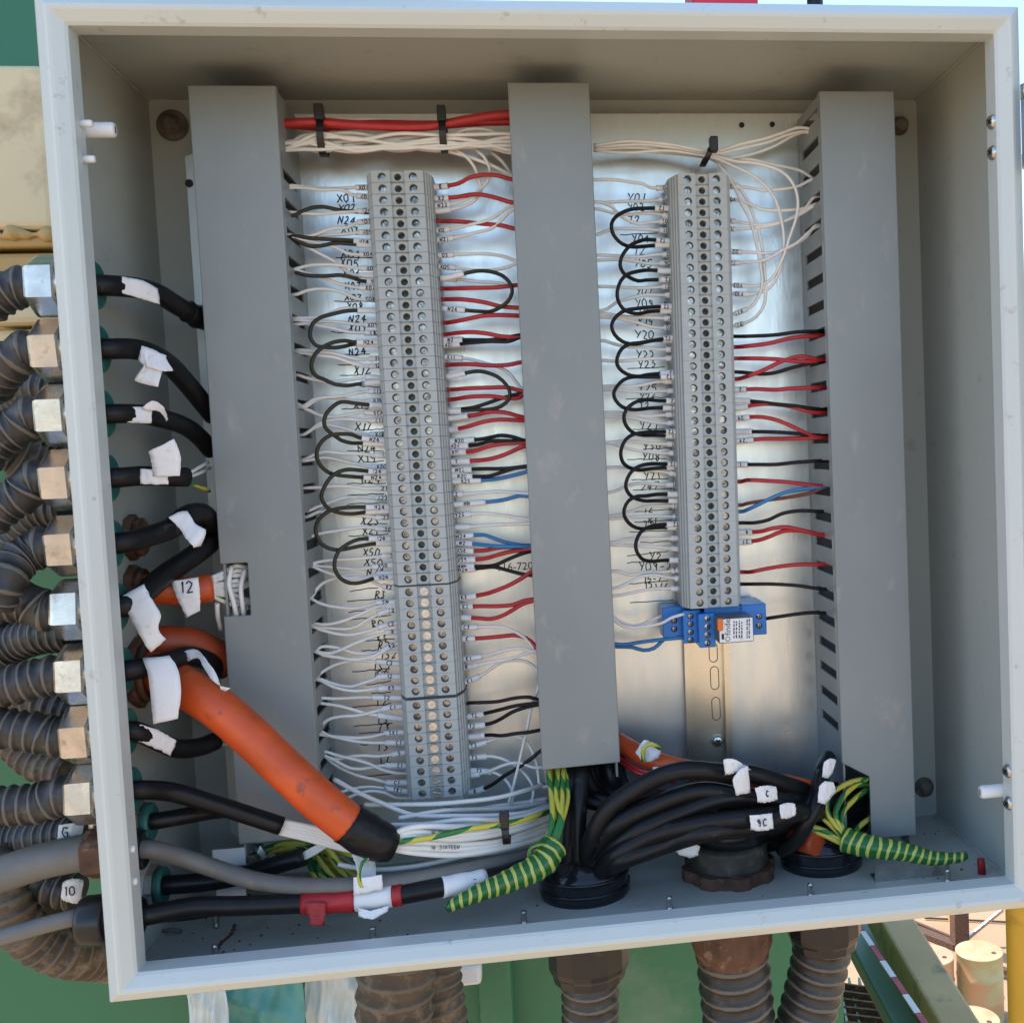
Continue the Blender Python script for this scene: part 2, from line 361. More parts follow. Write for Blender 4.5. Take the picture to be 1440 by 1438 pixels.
# plug and screws in the rim
def screw_head(c, axis, r, parent, m=m_steel, name='screw', h=.003):
    ob = MB().lathe([(r, 0), (r, h * .4), (r * .8, h * .85), (r * .45, h), (.0001, h)], c, axis, 16).build(name, m, parent, True)
    ax = Vector(axis).normalized(); u = ax.orthogonal().normalized(); v = ax.cross(u); cc = Vector(c) + ax * (h + .0002)
    g = MB()
    for a, b in ((u, v), (v, u)):
        g.add([cc + a * r * .5 + b * r * .1, cc + a * r * .5 - b * r * .1, cc - a * r * .5 - b * r * .1, cc - a * r * .5 + b * r * .1], [(0, 1, 2, 3)])
    g.build('recess', m_print, ob); return ob
for (px, py) in ((1404, 166), (1405, 210), (1428, 1090), (1428, 1135)):
    p = PX(px, py, W - .018); screw_head((W - .018, max(.006, min(.013, p.y)), p.z), (-1, -.35, 0), .0046, enc)
for (px, py) in ((105, 168), (106, 217)):
    p = PX(px, py, .018); MB().lathe([(.0022, 0), (.0022, .006), (.0016, .0068), (.0001, .0068)], (.018, .009, p.z), (1, 0, 0), 12).build('plug_pin', m_nylon, enc, True)
for (px, py) in ((174, 1205), (178, 1251)):
    p = PX(px, py, .018); MB().lathe([(.0024, 0), (.0022, .0015), (.0001, .002)], (.0178, .007, p.z), (1, -.1, 0), 12).build('plug_pin', m_nylon, enc, True)
def standoff(px, py, sgn, x0, tip):
    p = PX(px, py, x0 + sgn * .010); ln_ = abs(P(tip, py, .026).x - x0)
    ob = MB().lathe([(.0052, 0), (.0052, .003), (.0046, .0035), (.0046, ln_ - .0015), (.0040, ln_), (.0001, ln_)], (x0, .026, p.z), (sgn, 0, 0), 20).build('latch_bush', m_nylon, enc, True)
    MB().box((x0 + sgn * (ln_ + .0001) - .0002, .0255, p.z - .002), (x0 + sgn * (ln_ + .0001) + .0002, .0265, p.z + .002)).build('slot', m_print, ob)
standoff(135, 198, 1, t_, 163); standoff(1402, 1102, -1, W - t_, 1378)
# stained stud washers at the back corners
for (px, py, r) in ((243, 177, .0115), (1264, 178, .0075), (1299, 1106, .0085)):
    p = P(px, py, YB)
    ob = MB().lathe([(r, 0), (r, .0012), (r * .9, .0018), (.0055, .002), (.0055, .008), (.003, .0085), (.0001, .0085)], (p.x, YB, p.z), (0, -1, 0), 24).build('corner_stud', m_stain, enc, True)
# bottom stud bolts, drain holes
for (px, py) in ((525, 1322), (737, 1299), (942, 1279), (1140, 1260), (1333, 1240), (304, 1303), (303, 1348)):
    p = PZ(px, py, t_)
    MB().lathe([(.0022, 0), (.0022, .002)] + [(.0019 + .0004 * (k % 2), .002 + .0009 * k) for k in range(9)] + [(.0001, .0105)], (p.x, p.y, t_), (0, 0, 1), 10).build('stud_bolt', m_steel, enc, True)
for (px, py) in ((272, 1352), (632, 1315), (1045, 1273), (1359, 1241)):
    p = PZ(px, py, t_)
    MB().lathe([(.0032, 0), (.0032, .0004), (.0001, .0004)], (p.x, p.y, t_), (0, 0, 1), 14).build('drain_hole', m_print, enc, True)
# fold line + dirt crumbs on the floor
sp = MB()
for i in range(150):
    a = random.random()
    p = (random.uniform(.02, .16), random.uniform(.02, .16), t_) if a < .55 else (random.uniform(.5, .59), random.uniform(.06, .185), t_) if a < .8 else (random.uniform(.05, .58), random.uniform(.02, .17), t_)
    r = random.uniform(.0003, .0011) * (1.5 if random.random() < .1 else 1)
    sp.lathe([(r, 0), (r * .8, r * .5), (.0001, r * .7)], p, (0, 0, 1), 5)
tag(sp.build('dirt_crumbs', m_rust), 'scattered dark grit and rust crumbs on the enclosure floor', 'grit', kind='stuff')
# swarf streaks: fillet of dark sealant on the floor, front left
p1, p2 = PZ(330, 1300, t_), PZ(300, 1346, t_)
sl_ = MB().tube([p1, p1.lerp(p2, .3) + Vector((.002, 0, 0)), p1.lerp(p2, .6) - Vector((.001, 0, 0)), p2], lambda s, L: .0012 * (1 + .5 * math.sin(s * 900)), 6)
tag(sl_.build('sealant_bead', m_rust), 'dark crumbly sealant bead on the enclosure floor', 'sealant')
p1, p2 = PZ(229, 1309, t_ + .002), PZ(255, 1309, t_ + .002)
tag(MB().tube([p1, p1.lerp(p2, .5) + Vector((0, 0, .001)), p2], .0016, 8).build('cut_wire_end', m_gcab), 'short grey offcut lying on the enclosure floor', 'offcut')
p = PZ(1381, 1228, t_)
tag(MB().lathe([(.0030, 0), (.0030, .008), (.0026, .009), (.0026, .011), (.0001, .0112)], (p.x, p.y, t_), (0, .15, 1), 14).build('plastic_plug', m_redtape, None, True), 'small red plastic cap standing on the enclosure floor', 'cap')
p = PZ(1231, 1240, t_); q = PZ(1330, 1224, t_)
bx = MB().prism([(0, 0), (.013, 0), (.013, .0015), (.0015, .0015), (.0015, .012), (0, .012)], 0, p.x, q.x)
for v in bx.v: v.y, v.z = p.y + v.y, t_ + v.z
tag(bx.build('metal_angle', m_steel), 'loose bare metal angle strip on the enclosure floor', 'angle')
# door, swung wide open on the hinge side
dr = MB(); hx, hy = W - .0005, -.0068
a = R_(-48); ux, uy = math.cos(a), math.sin(a)
def dq(u, v, z): return (hx + ux * u - uy * v, hy + uy * u + ux * v, z)
dr.add([dq(u, v, z) for z in (-.004, W + .002) for u, v in ((0, 0), (.58, 0), (.58, .018), (0, .018))], [(0, 3, 2, 1), (4, 5, 6, 7), (0, 1, 5, 4), (1, 2, 6, 5), (2, 3, 7, 6), (3, 0, 4, 7)])
door = bevel(dr.build('door', m_paint, enc), .002)
for (py, hgt) in ((178, .034), (1112, .034)):
    z = P(1432, py, -.0105).z
    hg = MB().lathe([(.0045, -hgt / 2), (.0045, hgt / 2)], (W - .0012, -.0105, z), (0, 0, 1), 14).build('hinge', m_duct, enc, True)
    for s in (-1, 1): MB().lathe([(.0047, 0), (.0047, .009)], (W - .0012, -.0105, z + s * (hgt / 2 + .005) - .0045), (0, 0, 1), 14).build('hinge_knuckle', m_bright, hg, True)

# ================================================================== mounting plate with hand lettering
c = .022; x0, x1, z0, z1 = .030, .572, .022, .5825
poly = [(x0 + c, z0), (x1 - c, z0), (x1 - c, z0 + c), (x1, z0 + c), (x1, z1 - c), (x1 - c, z1 - c), (x1 - c, z1), (x0 + c, z1), (x0 + c, z1 - c), (x0 + .003, z1 - c), (x0, z1 - c - .006), (x0, z0 + c), (x0 + c, z0 + c)]
poly = [(x0, z0 + c), (x0 + c, z0), (x1 - c, z0), (x1, z0 + c), (x1, z1 - c * .4), (x1 - c * .4, z1), (x0 + c * 1.6, z1), (x0 + c, z1 - c), (x0, z1 - c * 1.4)]
plate = MB().prism(poly, 1, YP, YP + .003).build('mounting_plate', m_plate)
tag(plate, 'bright galvanised mounting plate with handwritten wire numbers behind the terminals', 'mounting plate')
for (px, py) in ((1043, 176), (1086, 175)):
    p = P(px, py, YP - .0003); MB().lathe([(.0022, 0), (.0022, .0002), (.0001, .0002)], p, (0, -1, 0), 14).build('hole', m_print, plate)
p = P(266, 258, YP - .0003); MB().lathe([(.003, 0), (.003, .0002), (.0001, .0002)], p, (0, -1, 0), 14).build('hole', m_print, plate)
YI = YP - .0004
def plate_text(txt, px, py, h=.0058):
    p = P(px, py, YI); ls, _ = strokes(txt, h * random.uniform(.92, 1.12), .09); sl = random.uniform(-.10, .12); sh = random.uniform(-.1, .3)
    mb = MB(); ribbons(mb, ls, lambda u, v: (p.x + u + v * sh, YI, p.z + v + u * (sl - .04)), .00085); mb.build('lettering', m_ink, plate)
def plate_line(x0, y0, x1, y1):
    a, b = P(x0, y0, YI), P(x1, y1, YI); n = 6
    ln = [(a.x + (b.x - a.x) * i / n, a.z + (b.z - a.z) * i / n + random.uniform(-.0004, .0004)) for i in range(n + 1)]
    mb = MB(); ribbons(mb, [ln], lambda u, v: (u, YI, v), .0007); mb.build('underline', m_ink, plate)
for s in ("X01,474,279 X02,476,293 N24,476,309 X03,480,323 X04,480,356 X05,479,369 X06,482,385 X07,485,402 X07,485,417 X08,488,431 N24,490,449 X09,491,461 N24,490,495 X12,498,521 "
          "X15,498,570 X17,500,600 N24,503,631 X19,504,645 N24,508,674 X23,508,732 X21,510,747 X50,511,776 X50,513,790 N24,516,805 R3,528,836 R0,523,877 R3,530,896 R2,532,907 IS2,535,922 IS2,525,938 "
          "R2,527,949 T2,528,988 T3,530,1012 T3,532,1022 T3,530,1050 T2,532,1068 "
          "Y01,883,277 Y02,883,291 T2,884,309 Y04,889,335 T2,892,354 Y05,893,370 Y07,895,409 Y09-1,893,425 T2,896,440 Y19,896,452 Y20,894,470 Y22,896,498 Y23,898,513 Y25,897,545 Y26,899,557 T2,899,571 Y27,900,598 "
          "Y30,905,627 Y08,904,641 Y21,906,669 247,902,684 T2,905,716 R1,912,731 T2,905,738 Y2,913,782 Y09-2,899,796 15-7,905,815 12 1/6,906,824").replace('12 1/6', '121/6').split():
    t, x, y = s.split(','); plate_text(t, float(x), float(y), .0062 if t[0] == 'Y' else .0056)
for s in ("472,362,530,362 470,424,530,424 465,467,485,468 483,499,520,498 475,513,500,512 478,528,510,527 505,543,535,544 480,575,520,574 507,605,540,603 488,634,540,634 512,650,540,648 488,680,543,679 488,696,540,694 488,709,545,706 "
          "510,737,545,736 490,754,546,751 492,831,532,826 488,845,540,841 490,861,550,852 487,872,550,865 502,902,555,898 508,915,532,914 495,944,548,940 515,963,550,957 522,975,550,973 495,994,550,989 497,1021,552,1016 505,1031,550,1028 507,1047,530,1046 510,1091,550,1088 "
          "872,330,925,328 882,519,935,516 880,561,940,558 890,604,940,602 905,632,950,629 882,646,938,645 888,675,940,673 890,689,945,687 886,720,945,716 892,734,945,731 885,748,942,746 900,763,945,761 882,781,940,775 882,791,905,790 884,821,940,816 886,847,947,843").split():
    plate_line(*[float(k) for k in s.split(',')])
p = P(698, 803, YI); print_text('116-720', .0086, p, (1, 0, 0), (0, 0, 1), plate, m_print)

# ================================================================== cable ducts (trunking)
YD = .098
def duct(label, xa, xb, ztop, zbot, slots_l, slots_r, cover_poly):
    root = empty('cable_duct', ((xa + xb) / 2, YP, zbot)); tag(root, label, 'cable duct', 'grey slotted cable ducts')
    MB().box((xa + .002, YP - .002, zbot - .012), (xb - .002, YP - .0003, ztop)).build('base', m_ductdark, root)
    for xw, sl in ((xa + .0015, slots_l), (xb - .003, slots_r)):
        mb = MB(); X0, X1 = xw, xw + .0015
        mb.box((X0, .160, zbot - .012), (X1, YP - .002, ztop)); mb.box((X0, YD + .003, zbot), (X1, .1055, ztop))
        prev = zbot - .012
        for z in sorted(sl) + [None]:
            top = (z - .0036) if z else ztop
            if top > prev: mb.box((X0, .1055, prev), (X1, .160, top))
            if z:
                mb.box((X0, .1055, z - .0036), (X1, .109, z - .0010)); mb.box((X0, .1055, z + .0010), (X1, .109, z + .0036)); prev = z + .0036
        mb.build('slotted_wall', m_ductdark, root)
    cv = MB().prism(cover_poly, 1, YD, YD + .0018).build('cover', m_duct, root); bevel(cv, .0012, 3)
    zt = max(p[1] for p in cover_poly)
    for xw in (xa, xb - .0013):
        zz = [p[1] for p in cover_poly if abs(p[0] - (xa if xw == xa else xb)) < 1e-6]
        zz = sorted(zz)
        for k in range(0, len(zz) - 1, 2):
            MB().box((xw, YD + .0016, zz[k]), (xw + .0013, YD + .0075, zz[k + 1])).build('cover_lip', m_duct, cv)
    return root
def zat(px, py): return P(px, py, YD).z
xa, xb = .0552, .1122; z1 = zat(325, 120); zb_ = .059
na, nb = zat(308, 793), zat(311, 867); nx = P(350, 830, YD).x
duct('grey cable duct with a cut-out notch beside the gland wall', xa, xb, z1, zb_, [z1 - .02 - .02 * k for k in range(24)], [.5247 - .02 * k for k in range(23)],
     [(xa, zb_), (xb, zb_), (xb, z1), (xa, z1), (xa, na), (nx, na), (nx, nb), (xa, nb)])
xa, xb = .2680, .3248; z1 = zat(770, 116); zb_ = zat(820, 1077)
duct('grey cable duct between the two terminal strips', xa, xb, z1, zb_, [z1 - .02 - .02 * k for k in range(23)], [z1 - .02 - .02 * k for k in range(23)], [(xa, zb_ - .0006), (xb, zb_ + .0006), (xb, z1), (xa, z1)])
xa, xb = .4915, .5478; z1 = zat(1200, 128); zb_ = .0208
n1 = zat(1183, 1073); n2 = zat(1222, 1092); nx = P(1223, 1100, YD).x
duct('grey cable duct with its lower corner cut away for earth wires', xa, xb, z1, .0208, [.565 - .02 * k for k in range(24)], [z1 - .02 - .02 * k for k in range(26)],
     [(nx, zb_), (xb, zb_), (xb, z1), (xa, z1), (xa, n1), (nx, n2)])

# ================================================================== rails
def rail(label, xt, zt, xbm, zbm, slots):
    root = empty('din_rail', (xbm, YP, zbm)); tag(root, label, 'rail')
    pr = [(-.0175, 0), (-.0175, -.0010), (-.0130, -.0010), (-.0130, 0), ]
    y = YP
    pr = [(-.0183, y - .0068), (-.0183, y - .0078), (-.0135, y - .0078), (-.0130, y - .0015), (.0130, y - .0015), (.0135, y - .0078), (.0183, y - .0078), (.0183, y - .0068), (.0142, y - .0068), (.0138, y - .0004), (-.0138, y - .0004), (-.0142, y - .0068)]
    mb = MB(); n_ = len(pr)
    mb.add([(xbm + a, b, zbm) for a, b in pr] + [(xt + a, b, zt) for a, b in pr], [tuple(range(n_))[::-1], tuple(range(n_, 2 * n_))] + [(i, (i + 1) % n_, n_ + (i + 1) % n_, n_ + i) for i in range(n_)])
    mb.build('channel', m_rail, root)
    for (px, py, hh) in slots:
        p = P(px, py, y - .0017); o = []
        for k in range(16):
            a = math.pi * k / 15; o.append((p.x + .0033 * math.cos(a), p.z + hh + .0033 * math.sin(a)))
        for k in range(16):
            a = math.pi + math.pi * k / 15; o.append((p.x + .0033 * math.cos(a), p.z - hh + .0033 * math.sin(a)))
        rim = MB().tube([Vector((q[0], y - .0017, q[1])) for q in o + o[:1]], .0003, 5, raw=True); rim.build('slot_edge', m_print, root)
    return root
rail('zinc plated rail under the left terminal strip', .1866, .532, .1905, .068, [])
rl = rail('zinc plated rail with oval slots below the blue relay', .4070, .532, .4010, .040, [(1003, 917, .0045), (1005, 953, .006), (1007, 996, .006)])
p = P(1009, 1041, YP - .002); s_ = screw_head((p.x, YP - .0018, p.z), (0, -1, 0), .0048, rl, m_rail, 'rail_screw', .0035)

# ================================================================== terminal blocks
YF = .122; PT = .00823
def term_mesh(center_screw):
    """one block, centred on x=0, z=0"""
    mb = MB(); h = PT / 2 - .00012
    q = [(-.0175, YF), (.0175, YF)]
    # body behind the front plates
    half = [(.0182, YF + .0003), (.0190, YF + .004), (.0200, YF + .0042), (.0204, YF + .008), (.0214, YF + .0083), (.0218, YF + .0125), (.0228, YF + .013), (.0236, YF + .022), (.0236, YF + .040), (.019, YF + .0432)]
    body = [(-x, y) for x, y in half][::-1]; body = half + body
    mb2 = [(x, y) for x, y in body]
    n_ = len(mb2)
    mb.add([(x, y, -h) for x, y in mb2] + [(x, y, h) for x, y in mb2], [tuple(range(n_)), tuple(range(n_, 2 * n_))[::-1]] + [(i, n_ + i, n_ + (i + 1) % n_, (i + 1) % n_) for i in range(n_ - 1)])
    def holeplate(xc0, xc1, y, r, depth, cx):
        k = 16; vs_ = []; fs = []
        sq = []
        for i in range(k):
            a = 2 * math.pi * i / k; ca, sa = math.cos(a), math.sin(a); m = max(abs(ca), abs(sa))
            ex = (xc1 - cx) if ca > 0 else (cx - xc0)
            sq.append((cx + ca / m * ex, y, sa / m * h))
        ci = [(cx + r * math.cos(2 * math.pi * i / k), y, r * math.sin(2 * math.pi * i / k)) for i in range(k)]
        cb = [(a, y + depth, b) for a, _, b in ci]; vs_ = sq + ci + cb
        for i in range(k):
            j = (i + 1) % k; fs += [(i, j, k + j, k + i), (k + i, k + j, 2 * k + j, 2 * k + i)]
        fs.append(tuple(2 * k + i for i in range(k))); mb.add(vs_, fs)
    yc = YF + .0022
    holeplate(-.0182, -.0050, YF, .0029, .0075, -.0108)
    holeplate(.0050, .0182, YF, .0029, .0075, .0108)
    holeplate(-.0050, .0050, yc, .0026, .012 if not center_screw else .003, 0)
    for s in (-1, 1):   # steps of the centre channel and the sides of the front plates
        mb.add([(s * .005, YF, -h), (s * .005, yc, -h), (s * .005, yc, h), (s * .005, YF, h)], [(0, 1, 2, 3)])
        for zz in (-h, h): mb.add([(s * .005, YF, zz), (s * .0182, YF, zz), (s * .0182, YF + .02, zz), (s * .005, YF + .02, zz)], [(0, 1, 2, 3)])
        mb.add([(s * .0182, YF, -h), (s * .0182, YF, h), (s * .0182, YF + .0003, h), (s * .0182, YF + .0003, -h)], [(0, 1, 2, 3)])
    for zz in (-h, h): mb.add([(-.005, yc, zz), (.005, yc, zz), (.005, YF + .02, zz), (-.005, YF + .02, zz)], [(0, 1, 2, 3)])
    return mb
proto = {c: term_mesh(c).build('terminal_block', m_term, None, False, Vector((0, 0, 0))) for c in (False, True)}
def slot_screw(r, ang):
    mb = MB(); k = 18; g = r * .16; hh = .0009
    def half(s):
        pts = []
        a0 = math.asin(g / r)
        for i in range(k + 1):
            a = a0 + (math.pi - 2 * a0) * i / k; pts.append((r * math.cos(a), s * r * math.sin(a)))
        pts = [(x * math.cos(ang) - z * math.sin(ang), x * math.sin(ang) + z * math.cos(ang)) for x, z in pts]
        mb.prism(pts, 1, -hh, 0)
    half(1); half(-1); mb.lathe([(r, 0), (r, .002)], (0, 0, 0), (0, 1, 0), 18)
    return mb.build('screw', m_screw, None, False, Vector((0, 0, 0)))
S = [slot_screw(.0023, a) for a in (.3, .9, 1.5, 2.2, 2.8)]; SC = [slot_screw(.0030, a) for a in (.2, -.2, .1)]
for o in SC: o.data.materials[0] = m_bright
used = set()
def inst(o, wl, parent):
    """first use takes the prototype itself, later uses copy it"""
    if o.name in used: return dup(o, wl, parent)
    used.add(o.name); place(o, wl, parent); return o
def strip(xs, zs, center, label, group, up=False):
    for i, z in enumerate(zs):
        f = i / max(1, len(zs) - 1); x = xs[0] + (xs[1] - xs[0]) * f
        t = inst(proto[center], (x, 0, z), None); k_ = len(zs) - i if up else i + 1; tag(t, f'{label[0]}, {k_}{"th" if 10 <= k_ % 100 <= 20 else {1: "st", 2: "nd", 3: "rd"}.get(k_ % 10, "th")} {label[1]}', 'terminal block', group)
        for dx in (-.0108, .0108): inst(random.choice(S), (x + dx, YF + .0052 + random.uniform(-.0006, .0010), z), t)
        if center: inst(random.choice(SC), (x, YF + .0010, z), t)
def lin(a, b, n): return [a + (b - a) * i / (n - 1) for i in range(n)]
ZL1 = lin(.5240, .2355, 36); ZL2 = lin(.2262, .1530, 10); ZL3 = lin(.1426, .0770, 9); ZR = lin(.5203, .2052, 40)
strip((.1868, .1892), ZL1, False, ('grey terminal block with open centre hole', 'above the upper dark end plate'), 'upper terminal blocks of the left strip', True)
strip((.1893, .1899), ZL2, True, ('grey terminal block with bright centre screw', 'below the upper dark end plate'), 'middle terminal blocks of the left strip')
strip((.1900, .1905), ZL3, True, ('grey terminal block with bright centre screw', 'below the lower dark end plate'), 'lower terminal blocks of the left strip')
strip((.4068, .4030), ZR, False, ('grey terminal block with open centre hole', 'above the blue relay'), 'terminal blocks of the strip above the relay', True)
for (x, z, lab) in ((.1893, (ZL1[-1] + ZL2[0]) / 2, 'dark end plate between the upper and middle terminal blocks'), (.1899, (ZL2[-1] + ZL3[0]) / 2, 'dark end plate between the middle and lower terminal blocks')):
    pl = [(-.0185, YF + .003), (.0185, YF + .003), (.0225, YF + .013), (.024, YF + .022), (.024, YF + .04), (-.024, YF + .04), (-.024, YF + .022), (-.0225, YF + .013)]
    tag(MB().prism([(x + a, b) for a, b in pl], 2, z - .0006, z + .0006).build('end_plate', m_termside), lab, 'end plate')
x = .1905; zb = ZL3[-1] - PT / 2
tag(MB().prism([(x - .018, YF + .006), (x + .018, YF + .006), (x + .021, YF + .02), (x + .021, YP - .009), (x - .021, YP - .009), (x - .021, YF + .02)], 2, zb - .006, zb - .0004).build('end_clamp', m_term), 'grey end clamp under the lowest block of the left strip', 'end clamp')

# ================================================================== relay
rel = empty('relay', (.405, YP, .16)); tag(rel, 'blue relay socket with plugged relay at the foot of the right terminal strip', 'relay')
def blue(x0p, x1p, y0p, y1p, Y, name, yb):
    a = P(x0p, y1p, Y); b = P(x1p, y0p, Y)
    return bevel(MB().box((a.x, Y, a.z), (b.x, yb, b.z)).build(name, m_blue, rel), .0008)
s1 = blue(933, 966, 852, 897, .142, 'socket_step', .164); s2 = blue(962, 985, 857, 905, .131, 'socket_step', .164); s3 = blue(984, 1005, 862, 911, .120, 'socket_step', .164)
s4 = blue(1044, 1077, 848, 894, .126, 'socket_side', .164)
a, b = P(1000, 905, .128), P(1046, 862, .128)
MB().box((a.x - .004, .128, a.z + .003), (b.x + .004, .166, b.z + .006)).build('socket_base', m_blue, rel)
def bscrew(px, py, Y, par):
    p = P(px, py, Y); MB().lathe([(.0024, -.0002), (.0024, .0008), (.0001, .0009)], (p.x, Y, p.z), (0, -1, 0), 14).build('screw', m_bright, par, True)
    mb = MB(); q = Vector((p.x, Y - .0011, p.z))
    for dx, dz in ((.0014, .0003), (.0003, .0014)): mb.add([q + Vector(k) for k in ((-dx, 0, -dz), (dx, 0, -dz), (dx, 0, dz), (-dx, 0, dz))], [(0, 1, 2, 3)])
    mb.build('recess', m_print, par)
for k in range(2): bscrew(948, 872 + k * 12, .142, s1)
for k in range(4): bscrew(971, 866 + k * 11, .131, s2)
for k in range(4): bscrew(994.5, 869 + k * 11.5, .120, s3)
for k in range(2): bscrew(1067.5, 866 + k * 13, .126, s4)
a, b = P(1011, 905, .100), P(1059, 867, .100)
body = bevel(MB().box((a.x, .100, a.z), (b.x, .130, b.z)).build('relay_body', m_relay, rel), .001)
a, b = P(1012.5, 903.5, .0995), P(1058, 868, .0995)
lab = MB().box((a.x, .0994, a.z), (b.x, .0999, b.z)).build('rating_label', m_paper, body)
a, b = P(1009, 887, .098), P(1016, 869, .098)
bevel(MB().box((a.x, .0965, a.z), (b.x, .0993, b.z)).build('test_button', m_oran, body), .001)
p = P(1027.5, 893, .0992); print_text('finder', .0062, (p.x, .0992, p.z), (0, 0, 1), (-1, 0, 0), lab, m_print)
p = P(1023.5, 898, .0992); rg = MB().tube([Vector((p.x + .0016 * math.cos(k * .4), .0992, p.z + .0016 * math.sin(k * .4))) for k in range(17)], .00022, 5, raw=True); rg.build('emblem', m_print, lab)
for x in (1031.5, 1035, 1039, 1042.5, 1050, 1053):      # fine print, too small to read: broken lines
    mb = MB(); y = 897
    while y > 873:
        l = random.uniform(1.5, 5); a, b = P(x, y, .0992), P(x + 1.3, y - l, .0992); mb.box((a.x, .0991, a.z), (b.x, .0993, b.z)); y -= l + random.uniform(.8, 2)
    mb.build('fine_print', m_print, lab)
a, b = P(1015, 899, .0992), P(1018, 891, .0992); MB().box((a.x, .0991, a.z), (b.x, .0993, b.z)).build('print_block', m_print, lab)

# ================================================================== wires on the terminals
MATS = {'w': (m_w, 'white', .00122), 'r': (m_red, 'red', .0016), 'k': (m_blk, 'black', .00145), 'o': (m_olv, 'olive black', .00145), 'b': (m_blu, 'blue', .0015), 'n': (m_brn, 'brown', .0014)}
SEEN = {}
def ORD(n): return f"{n}{'th' if 10 <= n % 100 <= 20 else {1: 'st', 2: 'nd', 3: 'rd'}.get(n % 10, 'th')}"
SIDES = {'LL': (lambda y: 524 + (y - 250) * .0613, -1, 'notched duct to left strip'), 'LR': (lambda y: 613 + (y - 330) * .0585, 1, 'left strip to middle duct'),
         'RL': (lambda y: 946 + (y - 280) * .0437, -1, 'middle duct to relay-side strip'), 'RR': (lambda y: 1022 + (y - 290) * .038, 1, 'relay-side strip to cut-corner duct')}
def wire_obj(name, poly, c, lab, cat='wire', group=None, r=None):
    m, cn, r0 = MATS[c]
    o = MB().tube(poly, r or r0, 8, raw=True).build(name, m, None, True)
    return tag(o, lab, cat, group)
def sleeve(o, poly, a, b, r, txt, flip=False):
    pc = cut(poly, a, b)
    if len(pc) < 2: return
    s = MB().tube(pc, r, 10, raw=True).build('marker_sleeve', m_sl, o, True)
    if txt: text_on_tube(txt, pc, r, s, .0031, flip, wd=.00062)
def wires(side, data):
    xe, sg, where = SIDES[side]; flip = side[0] == 'R'
    for ln in data.strip().split('\n'):
        t = ln.split(); txt, c, sl, y = t[0], t[1], float(t[2]), float(t[3]); pts = [tuple(map(float, k.split(','))) for k in t[4:]]
        txt = '' if txt == '.' else txt
        dz = random.uniform(-.004, .003); n = len(pts)
        p = [P(xe(y) - sg * 5, y, .147)]; p[0].x -= sg * .002
        p.append(P(xe(y) + sg * 6, y, .147))
        for i, q in enumerate(pts):
            f = (i + 1) / n; Y = .147 + (.132 - .147) * f + dz * math.sin(f * math.pi) - (.004 if c in 'rkb' else 0) * math.sin(f * math.pi)
            p.append(P(q[0], q[1], q[2] if len(q) > 2 else Y))
        e = p[-1]
        if not t[-1].endswith('!'):
            p.append(e + Vector((sg * .011, .002, 0)))
        poly = smooth(p, .003); col_ = MATS[c][1]
        key = (side, col_, txt, bool(sl)); SEEN[key] = SEEN.get(key, 0) + 1; no = ORD(SEEN[key])
        tot = sum(1 for l2 in data.strip().split('\n') if (l2.split()[0] == ('.' if not txt else txt) and l2.split()[1] == c and (float(l2.split()[2]) > 0) == bool(sl)))
        base = f'{col_} wire with sleeve marked {txt}' if txt else (f'{col_} wire with blank sleeve' if sl else f'unsleeved {col_} wire')
        lab = f'{base}, {where}' if tot == 1 else f'{base}, {no} below the tied bundle, {where}'
        o = wire_obj('wire', poly, c, lab, 'wire', f'{col_} wires, {where}')
        st = .0035
        if sl: sleeve(o, poly, st, st + sl / 1930, .0022 if c in 'wb' else .0024, txt, flip)
        elif c == 'r':      # dark printing near the terminal
            pc = cut(poly, .006, .020); text_on_tube('BIS-5E', pc, MATS[c][2], o, .0018, False, m_inkred, .0005)
def jumpers(data, c, xsgn, where, side):
    xe = SIDES[side][0]
    for jn, ln in enumerate(data.strip().split('\n')):
        t = ln.split(); y0, s0, t0, y1, s1, t1 = float(t[0]), float(t[1]), t[2], float(t[3]), float(t[4]), t[5]
        pts = [tuple(map(float, k.split(','))) for k in t[6:]]; n = len(pts); sg = 1 if xsgn > 0 else -1
        p = [P(xe(y0) - sg * 4, y0, .143), P(xe(y0) + sg * 8, y0, .142)]
        for i, q in enumerate(pts): p.append(P(q[0], q[1], .142 - .019 * math.sin(math.pi * (i + 1) / (n + 1)) + (.004 * (i / n - .5))))
        p += [P(xe(y1) + sg * 8, y1, .144), P(xe(y1) - sg * 4, y1, .145)]
        poly = smooth(p, .003); L = sum((poly[i + 1] - poly[i]).length for i in range(len(poly) - 1))
        o = wire_obj('jumper_wire', poly, c, f'{MATS[c][1]} jumper loop, {ORD(jn + 1)} below the tied bundle, {where}', 'jumper wire', f'jumper loops {where}')
        if s0: sleeve(o, poly, .0035, .0035 + s0 / 1930, .0023, '' if t0 == '.' else t0, side[0] == 'R')
        if s1: sleeve(o, poly, L - .0035 - s1 / 1930, L - .0035, .0023, '' if t1 == '.' else t1, side[0] == 'R')
